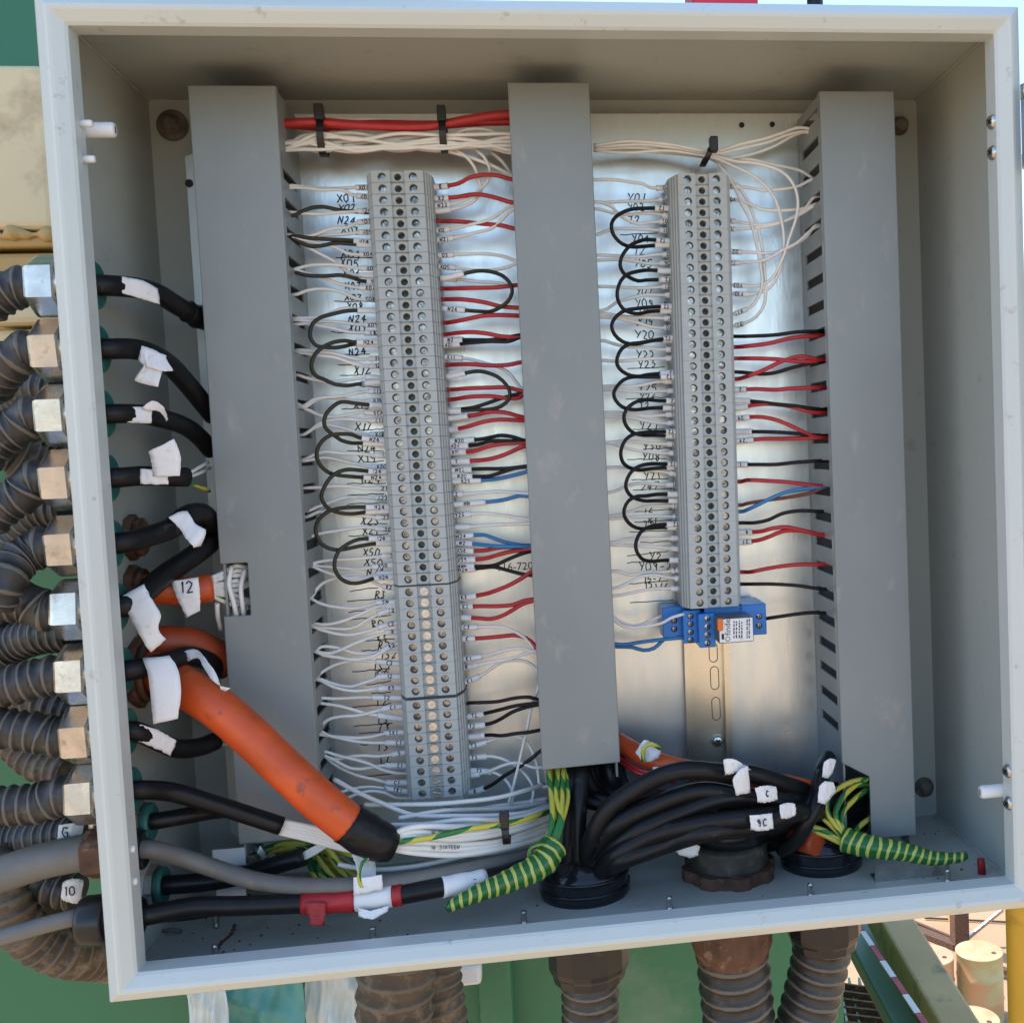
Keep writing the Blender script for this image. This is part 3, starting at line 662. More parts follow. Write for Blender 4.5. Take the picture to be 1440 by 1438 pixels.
wires('LL', """
X01 w 26 264 495,264 480,265 450,265 425,262 405,261
X02 w 26 277 495,274 482,267.5 450,267 425,264 405,264
. o 0 299 490,297 475,295 455,291 440,292 428,296 415,302 408,304
N24 w 26 296 492,298 475,299 450,301 425,300 404,298
X03 w 26 311 500,314 488,320 470,321 455,325 440,331 420,333 408,330
X05 w 26 326 503,327 480,330 455,331 435,334 420,333 408,331
N24 o 34 341 492,338 475,337 450,336 430,334 412,332
. o 30 345 492,343 470,342 450,346 435,346 420,340 410,335
X04 w 26 357 503,358 488,356 470,347 455,344 430,338 412,334
X0 w 26 377.5 500,377 485,374 460,372 430,374 413,379
. w 30 387 497,386 485,380 470,368 450,357 430,346 415,337 405,330
N21 o 20 396 508,395 497,391 480,387 460,388 440,388 425,386 413,382
X07 w 30 405 500,404 485,401 470,397 455,390 430,384 414,380
X08 w 24 420 505,421 490,415 470,408 450,406 430,409 417,414
SCN w 26 437 503,436 490,433 475,436 460,443 445,446 430,447 414,447
X09 w 26 457 503,456 485,454 460,452 440,452 420,450
X10 w 26 468 505,468 490,467 470,462 450,458 430,455 418,456
X11 w 22 504 514,505 500,505 485,501 465,496 445,494 425,492
X12 w 22 514 516,515 505,513 490,509 470,502 450,500 422,496
. w 30 532 520,530 505,532 490,534 470,537 450,535 430,531 418,527
X13 w 26 550 510,551 500,553 480,557 455,559 440,562 428,570
X15 w 28 563 510,564 495,563 475,560 455,560 440,565 430,572
SCN w 34 581 505,580 490,583 470,586 450,584 435,577 425,573 420,568
X17 w 28 591 515,591 500,590 480,589 465,591 450,595 438,604 427,611
X18 w 28 610 515,611 505,609 490,604 470,599 455,597 440,603 427,611
X19 w 24 640 525,640 505,638 480,637 455,635 440,640 430,645
X20 w 28 656 518,656 505,653 490,650 470,645 455,643 440,646 428,648
X21 w 24 687 530,686 515,687 495,684 470,683 450,685 430,686
X22 w 26 700 530,700 510,699 490,699 475,702 460,708 445,713 434,718
X23 w 28 727 525,727 510,725 490,724 470,721 450,719 440,723 430,727
X20 w 30 744 530,743 515,741 495,743 475,746 455,749 440,753 430,758
X51 w 24 781 535,782 515,784 490,786 465,787 447,790 436,793
X50 w 36 794 525,797 505,800 485,799 465,797 450,796 437,794
. w 30 806 525,808 515,812 500,814 485,812 470,808 450,801 436,795
R2 w 24 826 535,823 520,815 505,808 490,808 470,813 455,819 445,828 438,840
SN w 34 846 530,847 520,851 500,855 480,854 460,851 445,846 436,841
. w 20 852 535,852 520,857 505,864 490,870 475,875 455,878 438,876
C2 w 34 858 545,859 530,864 515,872 500,881 485,884 465,883 445,881 437,879
C2 w 34 876 543,879 530,883 510,889 495,892 480,892 465,889 450,885 440,881
R w 24 888 545,889 530,893 510,900 495,906 480,913 465,918 450,917 440,914
. w 0 915 550,916 530,917 510,919 495,917 480,912 465,909 452,909 444,914
R2 w 34 905 550,908 540,914 530,920 515,925 495,927 475,924 455,921 443,916
C2 w 40 933 535,930 515,929 495,929 475,933 460,940 450,947 444,953
12 w 40 951 535,951 525,955 510,960 495,965 480,964 465,960 447,954
R3 w 40 967 530,968 515,970 495,971 470,966 448,956
T2 w 48 981 525,980 510,980 490,981 470,982 450,981
C1 w 36 993 540,996 530,999 515,1003 500,1006 480,1007 465,1010 455,1016 447,1028
. w 44 1010 548,1008 535,1006 515,1003 495,997 475,992 455,989 444,987
SX1 w 34 1029 540,1031 525,1035 505,1037 480,1036 460,1034 446,1032
C1 w 34 1044 540,1044 520,1044 500,1042 480,1038 460,1033 447,1026
S w 26 1058 548,1061 530,1063 510,1062 490,1064 475,1067 460,1064 449,1058
C1 w 36 1076 540,1076 525,1078 505,1081 490,1079 475,1071 465,1066 452,1061
. w 0 1087 560,1087 540,1083 520,1074 500,1068 475,1062 455,1056
C1 w 36 1100 540,1099 530,1096 510,1092 495,1087 480,1080 466,1071 455,1062
TK1 w 40 1112 540,1108 525,1106 505,1107 490,1110 478,1114 465,1118
. w 0 1122 555,1121 540,1114 520,1112 505,1115 490,1121 478,1126
""")
jumpers("""
437 30 . 485 34 . 490,437 470,441 450,447 440,455 436,468 438,478 445,486 455,488 470,489 485,487 497,484
481 34 N24 537 30 . 497,481 485,479 470,481 458,486 450,491 442,500 438,513 440,523 447,530 455,533 470,540 490,542 503,540
570 24 . 624 34 . 516,569 500,567 480,565 470,570 460,580 456,590 457,600 463,607 470,612 480,619 495,623 505,623
619 36 N24 671 36 N24 505,615 495,611 480,610 465,612 453,620 446,633 446,645 452,656 462,664 475,668 495,670 508,671
663 30 N24 718 36 . 515,662 505,661 490,660 477,663 465,671 456,685 452,697 455,707 461,714 470,719 485,722 500,722 512,720
713 36 N24 764 26 . 513,713 495,713 475,715 460,720 449,730 444,742 446,755 453,765 463,771 478,773 495,770 515,766 530,764
757 36 N24 811 32 N24 520,757 505,758 490,764 477,774 471,787 471,800 477,811 487,818 500,820 515,817 526,813
""", 'o', -1, 'left strip, notched duct side', 'LL')
wires('LR', """
R r 24 263 645,258 660,250 680,246 700,247 717,252
X2 r 24 279 645,277 660,274 678,274 700,279 720,285
N22 w 26 289 650,283 665,275 680,262 688,250 688,235 680,220 668,208,.140!
. w 26 297 650,291 665,284 676,270 674,255 667,235 655,220 636,207,.140!
. r 0 311 650,312 680,315 705,317 725,322
X01 w 24 324 645,320 665,315 690,308 720,290
N21 w 28 337 650,332 670,327 690,322 705,310 720,296
03 w 26 359 645,358 680,357 700,359 715,363 727,368
X05 w 28 375 650,378 665,380 690,380 710,377 727,371
. w 28 392 655,394 670,396 700,398 720,402
. r 0 406 660,405 700,404 728,401
. r 0 421 650,421 680,425 705,431 731,433
. r 0 454 650,450 680,444 700,443 731,444
. r 0 470 645,468 665,467 685,469 705,473 733,474
N24 k 34 478 665,478 690,478 710,475 733,471
N20 k 30 485 662,482 690,480 715,480 733,474
X11 w 30 502 660,505 680,510 700,516 715,524 728,540 737,550
. r 0 513 660,512 690,514 715,513 735,509
. r 0 548 660,546 690,545 715,545 735,550
. r 0 562 660,558 690,557 715,560 730,559 738,552
. k 6 577 650,575 665,573 685,567 705,560 735,553
. r 36 588 670,583 690,579 710,580 738,587
. r 22 604 656,600 680,593 700,590 738,591
N20 k 42 620 679,617 705,612 720,614 741,620
N24 k 34 627 672,625 690,620 715,620 741,620
X19 r 30 636 667,634 685,628 705,624 741,622
T r 34 649 674,647 690,645 710,639 730,630 743,626
N22 k 36 661 676,659 700,659 720,658 744,655
N20 k 36 669 676,670 690,669 705,664 725,658 744,656
X23 b 48 677 692,674 710,671 738,664 744,662
K2 w 20 695 660,694 700,691 720,692 745,694
NN b 52 709 700,704 715,701 730,697 747,698
Y23 w 30 724 680,722 710,725 747,730
. w 28 741 665,740 690,738 720,737 747,736
N24 b 32 754 680,752 690,755 710,762 730,766 750,767
N24 b 32 763 680,766 700,768 730,768 750,768
X58 r 32 774 680,774 700,770 720,769 750,770
X59 r 34 787 682,785 700,780 720,775 750,772
NNN k 32 796 682,796 697,794 715,786 735,778 752,774
N24 k 32 801 682,798 695,797 715,802 735,807 752,809
K3 r 32 840 682,835 695,831 715,823 735,812 752,801
K2 r 26 853 676,852 700,852 722,850 735,845 753,842
. r 22 868 673,869 690,870 705,866 720,858 735,849 753,844
C3 w 30 882 682,881 700,881 715,884 730,891 745,903 755,922 760,950
K r 26 898 677,897 700,895 725,893 740,897 752,907 757,918
K1 w 34 926 686,921 700,917 715,913 735,911 748,915
R1 w 30 938 670,935 690,931 720,925 745,917
K1 w 30 958 682,946 692,939 705,931 725,928 740,930 752,938 759,952 756,970 748,990 742,1020 735,1050 728,1080 722,1105 716,1138!
. k 0 989 660,988 700,986 725,981 745,980 760,984
T2 k 34 1007 689,1001 705,997 725,992 760,988
T2 k 34 1021 689,1017 705,1010 720,1001 740,994 760,990
. k 34 1036 690,1033 705,1034 725,1031 745,1029 760,1026
T3 w 34 1049 692,1040 705,1036 722,1034 738,1040 748,1055 754,1072 757,1090 760,1105
T3 w 32 1065 692,1063 705,1066 720,1073 735,1085 745,1097 750,1110 748,1145!
T3 w 38 1083 698,1087 710,1095 719,1108 721,1120 714,1145!
. w 20 1090 690,1083 710,1075 730,1072 752,1079
R k 28 1113 690,1104 710,1090 730,1078 750,1064 762,1054
""".replace('!', ''))
jumpers("""
391 36 . 434 34 N24 672,381 690,382 703,386 712,392 719,402 720,412 714,424 702,433 690,438 675,438
529 30 . 578 20 . 670,522 685,524 700,530 712,541 717,552 715,562 705,571 692,575 672,576
""", 'o', 1, 'left strip, middle duct side', 'LR')
wires('RL', """
Y01 w 26 264 915,264 905,259 885,256 865,253 838,253
Y0 w 26 280 912,283 890,283 865,284 850,285 838,284
Y02 w 24 311 912,313 900,315 885,311 873,304 862,292 850,286 838,284
. w 20 304 920,300 895,301 880,302 860,299 840,294
Y04 w 26 325 915,323 890,322 865,322 850,326 840,330
Y05 w 22 358 922,358 900,361 870,360 842,359
Y06 w 28 370 912,371 890,367 870,365 842,366
Y07 w 24 402 922,404 900,405 870,404 847,403
Y09-1 w 20 415 925,415 905,415 885,420 868,425 850,436
. w 0 436 925,440 910,443 895,446 870,444 850,441
Y19 w 24 448 924,447 900,446 885,446 860,444 848,443
Y20 w 24 461 924,461 912,459 895,453 875,449 850,446
Y22 w 24 491 926,491 905,488 885,488 865,484 849,479
Y23 w 24 504 926,504 905,505 885,507 865,508 850,507
Y25 w 30 536 922,537 900,542 880,543 853,543
Y27 w 24 550 930,550 910,551 885,550 855,548
Y28 w 28 582 926,584 910,585 885,581 855,580
Y29 w 26 595 930,595 915,593 890,588 855,586
Y30 w 28 624 928,624 905,622 880,620 858,622
Y08 w 26 637 930,637 910,635 885,631 858,623
C21 w 28 668 932,663 915,661 895,658 875,657 858,657
020 w 32 682 922,681 905,679 885,682 860,692
C31 w 24 711 934,711 910,712 890,718 863,725
C32 w 24 727 936,726 915,726 890,727 863,729
C34 w 30 756 932,757 905,757 880,758 865,762
C35 w 30 772 934,770 915,768 890,767 865,766
Y09-2 w 30 800 932,804 915,804 900,806 885,808 868,803
R31 w 26 814 936,811 920,808 900,811 885,818 868,826
R310 w 34 828 930,827 910,829 885,834 868,837
""")
jumpers("""
293 28 T2 344 30 . 907,293 890,294 875,299 865,306 860,315 861,326 866,335 875,343 887,347 900,347 912,346
339 28 T2 393 26 T2 908,337 900,339 888,344 880,352 874,362 872,373 876,383 885,390 897,395 908,394
381 28 . 437 26 . 909,380 895,382 882,386 873,395 868,410 869,422 876,434 888,440 900,441 912,438
431 26 T2 478 24 . 914,432 895,434 878,437 865,447 860,458 864,470 875,480 890,484 905,482 918,479
475 24 T2 524 30 T2 917,479 900,482 885,484 874,491 868,503 868,513 875,522 887,528 900,529 908,527
530 30 T2 573 28 T2 906,530 890,530 877,534 868,543 863,553 866,563 875,572 890,576 905,575 912,574
564 24 T2 613 26 T2 922,563 910,562 897,564 885,571 878,582 878,592 883,602 892,609 905,612 918,612
607 26 T2 656 26 T2 919,607 905,608 890,611 880,618 874,630 873,640 876,650 884,657 898,661 915,659
653 26 T2 704 26 . 924,652 915,652 900,655 889,662 882,673 880,685 885,695 892,700 905,704 920,704
695 28 . 741 30 T2 922,695 910,697 895,698 884,704 878,715 878,725 884,735 895,742 910,743 922,742
737 32 T2 787 30 T2 924,738 912,741 901,748 895,760 894,770 898,780 905,787 917,789 930,788
""", 'k', -1, 'relay-side strip, middle duct side', 'RL')
wires('RR', """
Y01 w 24 262 1052,264 1075,268 1100,266 1125,261 1143,252
Y02 w 10 281 1040,282 1055,287 1070,294 1090,296 1115,295 1135,292 1147,287
Y0 w 14 311 1043,313 1065,316 1090,314 1110,308 1130,295 1146,277
Y0 w 14 322 1042,322 1065,320 1082,318 1100,312 1125,302 1147,289
Y02 w 22 354 1055,355 1080,356 1100,353 1120,343 1135,332 1147,317
T2 w 18 370 1050,369 1070,367 1085,361 1100,352 1120,342 1147,320
. k 0 473 1045,473 1090,471 1120,467 1150,466
. r 0 488 1048,487 1080,483 1115,475 1148,472
. r 0 504 1060,504 1090,505 1120,508 1150,508
. k 0 523 1050,524 1070,526 1090,524 1110,518 1130,513 1150,509
. r 0 533 1048,530 1070,522 1100,508 1125,501 1150,505
Y2 r 22 548 1062,547 1090,548 1115,546 1146,545
. k 28 563 1067,565 1090,568 1120,571 1150,575
. r 24 573 1063,569 1080,568 1110,571 1135,578 1150,580
Y29 r 26 588 1066,586 1090,590 1115,600 1135,610 1150,614
. k 30 607 1072,607 1100,608 1150,612
Y29 r 30 620 1072,617 1100,617 1150,615
I k 20 653 1064,653 1090,653 1120,650 1150,648
. r 0 677 1050,675 1080,676 1110,678 1152,683
. n 0 710 1050,708 1080,703 1110,699 1140,693 1155,687
. b 0 719 1050,717 1065,710 1085,700 1105,692 1130,687 1157,685
. k 0 735 1060,735 1080,731 1100,722 1125,718 1152,719
4 r 24 748 1070,747 1085,743 1105,741 1130,746 1160,752
C21 r 22 762 1068,759 1085,753 1100,747 1125,746 1160,753
. r 0 804 1055,804 1080,799 1115,794 1157,793
. k 0 821 1055,821 1085,821 1120,823 1158,828
""")
def loose(name, s, c, Y, lab, cat='wire', group=None, r=None, sl=None, txt='', flip=True):
    poly = smooth(px3(s, Y), .003); o = wire_obj(name, poly, c, lab, cat, group, r)
    if sl:
        L = sum((poly[i + 1] - poly[i]).length for i in range(len(poly) - 1)); sleeve(o, poly, L - .003 - sl / 1930, L - .003, .0021, txt, flip)
    return o
lb = 'white wire fanning down from the tied bundle above the relay-side strip, marked '
g_ = 'white wires fanning down to the right terminal strip'
loose('wire', '835,206,.14 920,206,.142 1003,219,.140 1035,227,.136 1065,230,.132 1100,242,.128 1115,258,.126 1122,280,.126 1120,305,.128 1110,335,.132 1100,365,.136 1085,392,.140 1070,401,.143 1026,401,.147', 'w', .13, lb + 'Y03', group=g_, sl=18, txt='Y03')
loose('wire', '835,209,.144 920,210,.144 1003,222,.140 1030,233,.140 1055,245,.140 1075,260,.138 1090,280,.136 1098,305,.136 1102,330,.136 1102,355,.137 1096,382,.139 1082,405,.142 1062,413,.145 1027,413,.147', 'w', .13, lb + 'Y10', group=g_, sl=22, txt='Y10')
loose('wire', '835,204,.14 920,204,.146 1003,223,.146 1012,233,.146 1030,258,.144 1045,290,.142 1055,310,.142 1062,335,.142 1068,365,.141 1072,395,.141 1069,412,.142 1058,430,.144 1045,437,.146 1028,443,.147', 'w', .13, lb + 'Y11', group=g_, sl=20, txt='Y11')
loose('wire', '835,211,.148 920,214,.148 1003,225,.148 1018,238,.148 1035,258,.146 1050,280,.145 1060,305,.144 1067,325,.143 1072,350,.143 1075,380,.143 1077,410,.143 1073,432,.144 1060,448,.146 1045,455,.147 1029,459,.147', 'w', .13, lb + 'Y1', group=g_, sl=12, txt='Y1')
gt = 'white wires of the tied bundle above the right strip'
for i, s in enumerate(('835,205,.138 880,199 940,203 1003,213 1040,203 1075,195 1100,187 1120,180 1138,181 1147,186', '835,207,.141 900,203 950,208 1003,216 1050,207 1080,200 1110,189 1134,185 1147,190',
                       '835,212,.146 880,215 940,212 1003,221 1030,222 1060,216 1090,205 1115,191 1132,186 1147,190', '835,210,.143 890,208 950,214 1003,219 1040,223 1060,225 1090,232 1125,240 1145,252')):
    loose('wire', s, 'w', .137 + .002 * i, 'white wire running straight through the tied bundle above the right strip', group=gt)
# bundle above the left strip: white wires, two red cables, ties
gb = 'white wires of the tied bundle above the left strip'
random.seed(11)
for i in range(15):
    y0 = 200 + 22 * random.random(); y1 = 188 + 26 * ((i * 7) % 15) / 14; y2 = 190 + 22 * ((i * 4) % 15) / 14; y3 = 188 + 26 * ((i * 11) % 15) / 14
    Y = .128 + .018 * ((i * 5) % 15) / 14
    loose('wire', f'388,{y0 + 2},{Y} 402,{y0},{Y} 425,{(y0 + y1) / 2 + random.uniform(-7, 3)} 450,{y1} 500,{(y1 + y2) / 2 + random.uniform(-9, 9)} 560,{(y1 + y2) / 2 + random.uniform(-8, 7)} 621,{y2} 670,{(y2 + y3) / 2 + random.uniform(-5, 5)} 712,{y3} 735,{y3 + 2}', 'w', Y,
          'white wire in the horizontal tied bundle above the left strip', group=gb, r=.0014)
for i, s in enumerate(('620,196 660,182 690,184 710,194 722,204', '610,208 650,218 690,232 715,245 730,254', '615,210 660,220 700,238 722,254', '690,214 705,226 718,244 728,258', '640,176 560,170 470,168 400,170')):
    loose('wire', s, 'w', .134 + .003 * i, 'white wire branching off the tied bundle towards the middle duct', group='white wires branching off the tied bundle', r=.0014)
for i, s in enumerate(('385,175 440,172 520,177 600,178 660,168 700,162 735,161', '385,172 450,178 530,175 610,176 670,172 735,170')):
    loose('red_cable', s, 'r', .130 + .007 * i, 'thick red cable lying along the top of the tied bundle', 'cable', 'thick red cables in the tied bundle', .0033)
def cable_tie(px, py0, py1, Y, lab, w=.0062, tilt=0):
    a, b = P(px, py0, Y), P(px + tilt, py1, Y); h = (a.z - b.z); c = (a + b) / 2; dx = b.x - a.x
    mb = MB(); o = [(-.0045, h / 2), (-.0075, 0), (-.0045, -h / 2)]
    ring_o = []; ring_i = []
    for k in range(24):
        t = 2 * math.pi * k / 24; ring_o.append((math.cos(t) * .013, math.sin(t) * h / 2)); ring_i.append((math.cos(t) * .0118, math.sin(t) * (h / 2 - .0012)))
    vs_ = []; fs = []
    for rr, sx in ((ring_o, -1), (ring_o, 1), (ring_i, -1), (ring_i, 1)):
        for y, z in rr: vs_.append((c.x + sx * w / 2 - dx * z / h, c.y + .010 + y, c.z + z))
    n_ = 24
    for k in range(n_):
        j = (k + 1) % n_; fs += [(k, j, n_ + j, n_ + k), (2 * n_ + k, 3 * n_ + k, 3 * n_ + j, 2 * n_ + j), (k, 2 * n_ + k, 2 * n_ + j, j), (n_ + k, n_ + j, 3 * n_ + j, 3 * n_ + k)]
    o = mb.add(vs_, fs).build('cable_tie', m_ties); tag(o, lab, 'cable tie', 'black cable ties')
    top = Vector((c.x - dx / 2, c.y - .001, c.z + h / 2))
    bevel(MB().box((top.x - w * .62, top.y - .004, top.z - .006), (top.x + w * .62, top.y + .004, top.z + .005)).build('tie_head', m_ties, o), .0008)
    return o
cable_tie(449, 158, 216, .126, 'black cable tie round the bundle, on the side of the notched duct', .0050, 3)
cable_tie(621, 160, 211, .126, 'black cable tie round the bundle, beside the middle duct', .0050, 3)
cable_tie(1003, 203, 229, .130, 'black cable tie round the bundle above the right strip', .0048, -12)
# relay wires
loose('wire', '855,860,.14 872,874,.142 895,880,.145 910,874,.146 930,866,.148 942,861,.150', 'w', .14, 'white wire bending up into the rear step of the blue relay socket')
loose('wire', '855,862,.13 872,878,.132 890,882,.134 910,880,.135 930,876,.134 945,868,.132 962,863,.131', 'w', .13, 'white wire reaching the middle step of the blue relay socket')
loose('wire', '855,902 872,906 905,902 930,899 962,896,.14', 'b', .145, 'blue wire running straight into the foot of the relay socket')
loose('wire', '855,909 872,909 890,910 905,914 920,911 930,902 940,893,.150', 'b', .148, 'blue wire sagging before it enters the foot of the relay socket')
loose('wire', '1074,870,.140 1100,866 1130,862 1148,861 1172,863', 'k', .135, 'black wire from the side of the blue relay to the right duct')

# ================================================================== glands in the gland wall, hoses outside, cables inside
def orient(n): return ('first', 'second', 'third', 'fourth', 'fifth', 'sixth', 'seventh', 'eighth', 'ninth')[n]
def gland(c_in, lab, metal=m_nut, rn=.0192, nutlen=.018, ring=True, group='hex cable glands along the gland wall', hexo=True, inner=m_teal):
    y, z = c_in
    g = empty('cable_gland', (0, y, z - rn)); tag(g, lab, 'cable gland', group)
    ph = random.uniform(-.15, .15)
    prof_ = [(rn * .9, 0), (rn, .0012), (rn, nutlen - .004), (rn * .97, nutlen - .002), (rn * .90, nutlen - .0006), (rn * .80, nutlen), (rn * .70, nutlen + .0005), (.006, nutlen + .0005)]
    MB().lathe(prof_, (-.008, y, z), (-1, 0, 0), 6 if hexo else 24, phase=math.pi / 6 + ph).build('compression_nut', metal, g, not hexo)
    MB().lathe([(rn * .86, 0), (rn * .86, .0078)], (-.0003, y, z), (-1, 0, 0), 24).build('collar', metal, g, True)
    if ring:
        MB().lathe([(rn * .92, 0), (rn * .92, .0045), (rn * .8, .005), (.005, .005)], (.0022, y, z), (1, 0, 0), 8, phase=ph).build('locknut', m_rust if metal is m_rust else m_steel, g)
        MB().lathe([(rn * .76, 0), (rn * .76, .004), (rn * .70, .005), (rn * .66, .0035), (.004, .0035)], (.0070, y, z), (1, 0, 0), 24).build('sealing_ring', inner, g, True)
    return g
def hose(pts, r, lab, m=m_hose, pitch=.0072, amp=.085, group='corrugated hoses', cat='hose'):
    o = MB().tube(pts, lambda s, L: r * (1 + amp * (1.6 * max(0., math.sin(math.pi * ((s / pitch) % 1))) ** 3 - .6)), 20, step=pitch / 10)
    return tag(o.build('corrugated_hose', hose_mat(m, pitch), None, True), lab, cat, group)
def ch(c_in, s, r, lab, **k):
    y, z = c_in
    pts = [Vector((-.022, y, z)), Vector((-.034, y, z))]
    for t in s.split():
        q = [float(v) for v in t.split(',')]; pts.append(P(q[0], q[1], q[2] if len(q) > 2 else y))
    return hose(pts, r, lab, **k)
def paper(parent, A, B, Y, txt='', tpos=.5, h=.006, n=10, name='paper_label', m=None, crump=.0006, lift=.002):
    """creased strip between two edge lines (photo points with depth)"""
    a, b = smooth(px3(A, Y), .004), smooth(px3(B, Y), .004)
    def res(p, n_):
        L = [0]
        for i in range(1, len(p)): L.append(L[-1] + (p[i] - p[i - 1]).length)
        out = []
        for k in range(n_ + 1):
            s = L[-1] * k / n_; i = max(j for j in range(len(L)) if L[j] <= s + 1e-12); i = min(i, len(p) - 2); d_ = L[i + 1] - L[i]
            out.append(p[i].lerp(p[i + 1], min(1, (s - L[i]) / d_ if d_ else 0)))
        return out
    n = 14; a, b = res(a, n), res(b, n); mm = 5; grid = []
    for i in range(n + 1):
        row = []
        for j in range(mm + 1):
            p = a[i].lerp(b[i], j / mm); p = p + (CAM - p).normalized() * lift + Vector((random.uniform(-1, 1) * crump * .3, random.uniform(-1, 1) * crump, random.uniform(-1, 1) * crump * .3)); row.append(p)
        grid.append(row)
    vs_ = []; fs = []; w_ = mm + 1
    nrm = []
    for i in range(n + 1):
        for j in range(w_):
            du = grid[min(i + 1, n)][j] - grid[max(i - 1, 0)][j]; dv = grid[i][min(j + 1, mm)] - grid[i][max(j - 1, 0)]; q = du.cross(dv); nrm.append(q.normalized() if q.length > 1e-12 else Vector((0, -1, 0)))
    for s in (0, 1):
        for i in range(n + 1):
            for j in range(w_): vs_.append(grid[i][j] + nrm[i * w_ + j] * .00025 * s)
    N = (n + 1) * w_
    for i in range(n):
        for j in range(mm):
            k = i * w_ + j; fs += [(k, k + 1, k + w_ + 1, k + w_), (N + k, N + k + w_, N + k + w_ + 1, N + k + 1)]
    for i in range(n): fs += [(i * w_, (i + 1) * w_, N + (i + 1) * w_, N + i * w_), (i * w_ + mm, N + i * w_ + mm, N + (i + 1) * w_ + mm, (i + 1) * w_ + mm)]
    for j in range(mm): fs += [(j, N + j, N + j + 1, j + 1), (n * w_ + j, n * w_ + j + 1, N + n * w_ + j + 1, N + n * w_ + j)]
    o = MB().add(vs_, fs).build(name, m or m_paper, parent, True)
    if txt:
        i = int(n * tpos); c = (grid[i][2] + grid[i][3]) / 2; ls, wd_ = strokes(txt, h, .04)
        tx = Vector((1, 0, 0)); f = (CAM - c).normalized(); mb = MB()
        ribbons(mb, ls, lambda u, v: c + Vector((u - wd_ / 2, 0, v)) + f * .0011, .0009); mb.build('lettering', m_ink, o)
    return o
def band(parent, poly, a, b, r, m, name='tape_band'):
    return MB().tube(cut(poly, a, b), lambda s, L: r * (1 + .02 * math.sin(s * 1700)), 16, raw=True).build(name, m, parent, True)
def cable(s, Y, r, lab, m=None, start=None, group=None, cat='cable', name='cable', taper=None):
    pts = px3(s, Y)
    if start:
        while len(pts) > 2 and pts[0].x < .024: pts.pop(0)
        pts = [Vector((.004, start[0], start[1])), Vector((.013, start[0], start[1]))] + pts
    poly = smooth(pts, .004)
    o = MB().tube(poly, taper or r, 14, raw=True).build(name, m or m_cab, None, True)
    tag(o, lab, cat, group); return o, poly
ZG = [.4382, .3991, .3590, .3191, .2781, .2383, .1975, .1587, .1206]; YG = .036
HP = ['20,406 0,416 -30,438', '25,502 5,520,.04 -15,548,.05', '28,598 5,612 -22,638', '35,692 10,706 -18,732', '45,775 22,790,.03 5,815,.02 -10,850,.02', '40,847 10,846 -25,850', '50,955 20,962 -25,970', '55,1030 20,1026 -25,1016', '58,1128 20,1132 -25,1136']
for k in range(9):
    gland((YG, ZG[k]), f'worn plated hex cable gland, {orient(k)} in the row counted down from the rim plugs', ring=True)
    ch((YG, ZG[k]), HP[k], .0122, f'dusty black corrugated hose screwed into the {orient(k)} gland counted down', group='corrugated hoses on the gland wall')
# cables entering through the front row of glands
c1, p1 = cable('155,400,.045 178,401,.055 215,410,.075 250,430,.095 283,448,.115 300,455,.125', .05, .0066, 'black cable with ragged tape, from the first gland into the notched duct', start=(YG, ZG[0]))
paper(c1, '172,389,.043 200,394,.052 222,406,.062', '172,412,.043 198,420,.052 225,428,.062', .05)
tb = MB().tube(cut(p1, .085, .115), lambda s, L: .0078 * (1 + .12 * math.sin(s * 900)), 14, raw=True).build('tape_wrap', m_tape, c1, True)
c2, p2 = cable('165,490,.045 195,492,.055 232,508,.075 262,538,.095 288,570,.115 300,585,.125', .05, .0066, 'black cable with a torn folded paper label, from the second gland', start=(YG, ZG[1]))
paper(c2, '199,486,.045 215,492,.047 234,500,.05', '194,506,.045 205,520,.043 188,534,.043 222,544,.043', .045); paper(c2, '199,486,.046 220,493,.048 233,503,.050', '206,515,.043 228,522,.045 244,521,.05', .045)
c3, p3 = cable('170,581,.045 195,582,.052 225,588,.07 255,597,.09 278,612,.11 298,634,.125', .05, .0062, 'black cable with a wrapped label and lifted flap, from the third gland', start=(YG, ZG[2]))
paper(c3, '178,572,.043 195,572,.045 214,572,.05', '177,594,.043 195,595,.045 213,595,.05', .045); paper(c3, '200,573,.044 215,563,.046 230,572,.05 236,590,.055', '205,577,.046 218,577,.048 226,580,.052 234,592,.056', .045)
c4, p4 = cable('170,670,.045 200,669,.05 235,670,.06 263,671,.07', .05, .0064, 'black cable ending in bare cores beside the duct, from the fourth gland', start=(YG, ZG[3]))
paper(c4, '197,659,.043 215,660,.044 235,662,.046', '197,680,.043 215,681,.044 237,681,.046', .045); paper(c4, '209,634,.040 214,655,.042 215,670,.043', '245,617,.040 254,640,.042 253,669,.043', .042)
for i, (s, c) in enumerate((('262,668,.072 275,660,.085 292,650,.11', 'w'), ('262,672,.072 278,666,.09 295,658,.12', 'w'))):
    loose('cable_core', s, c, .08, 'bare white core spilling from the cut end of the fourth cable', 'core', 'white cores of the fourth cable')
tag(MB().tube(px3('262,676,.072 278,683,.085 294,690,.11', .08), .0014, 8).build('cable_core', m_gy, None, True), 'green and yellow core spilling from the cut end of the fourth cable', 'core')
c5, p5 = cable('185,757,.045 215,752,.055 242,742,.065 262,726,.08 282,722,.095 296,735,.112 302,750,.125', .05, .0068, 'black taped cable bending over towards the duct, from the fifth gland', start=(YG, ZG[4]))
band(c5, p5, .050, .10, .0074, m_tape, 'tape_wrap')
paper(c5, '237,727,.052 262,717,.055 275,738,.052 290,745,.05 283,768,.052', '248,738,.052 252,742,.052 262,758,.048 272,768,.045 272,770,.046', .05)
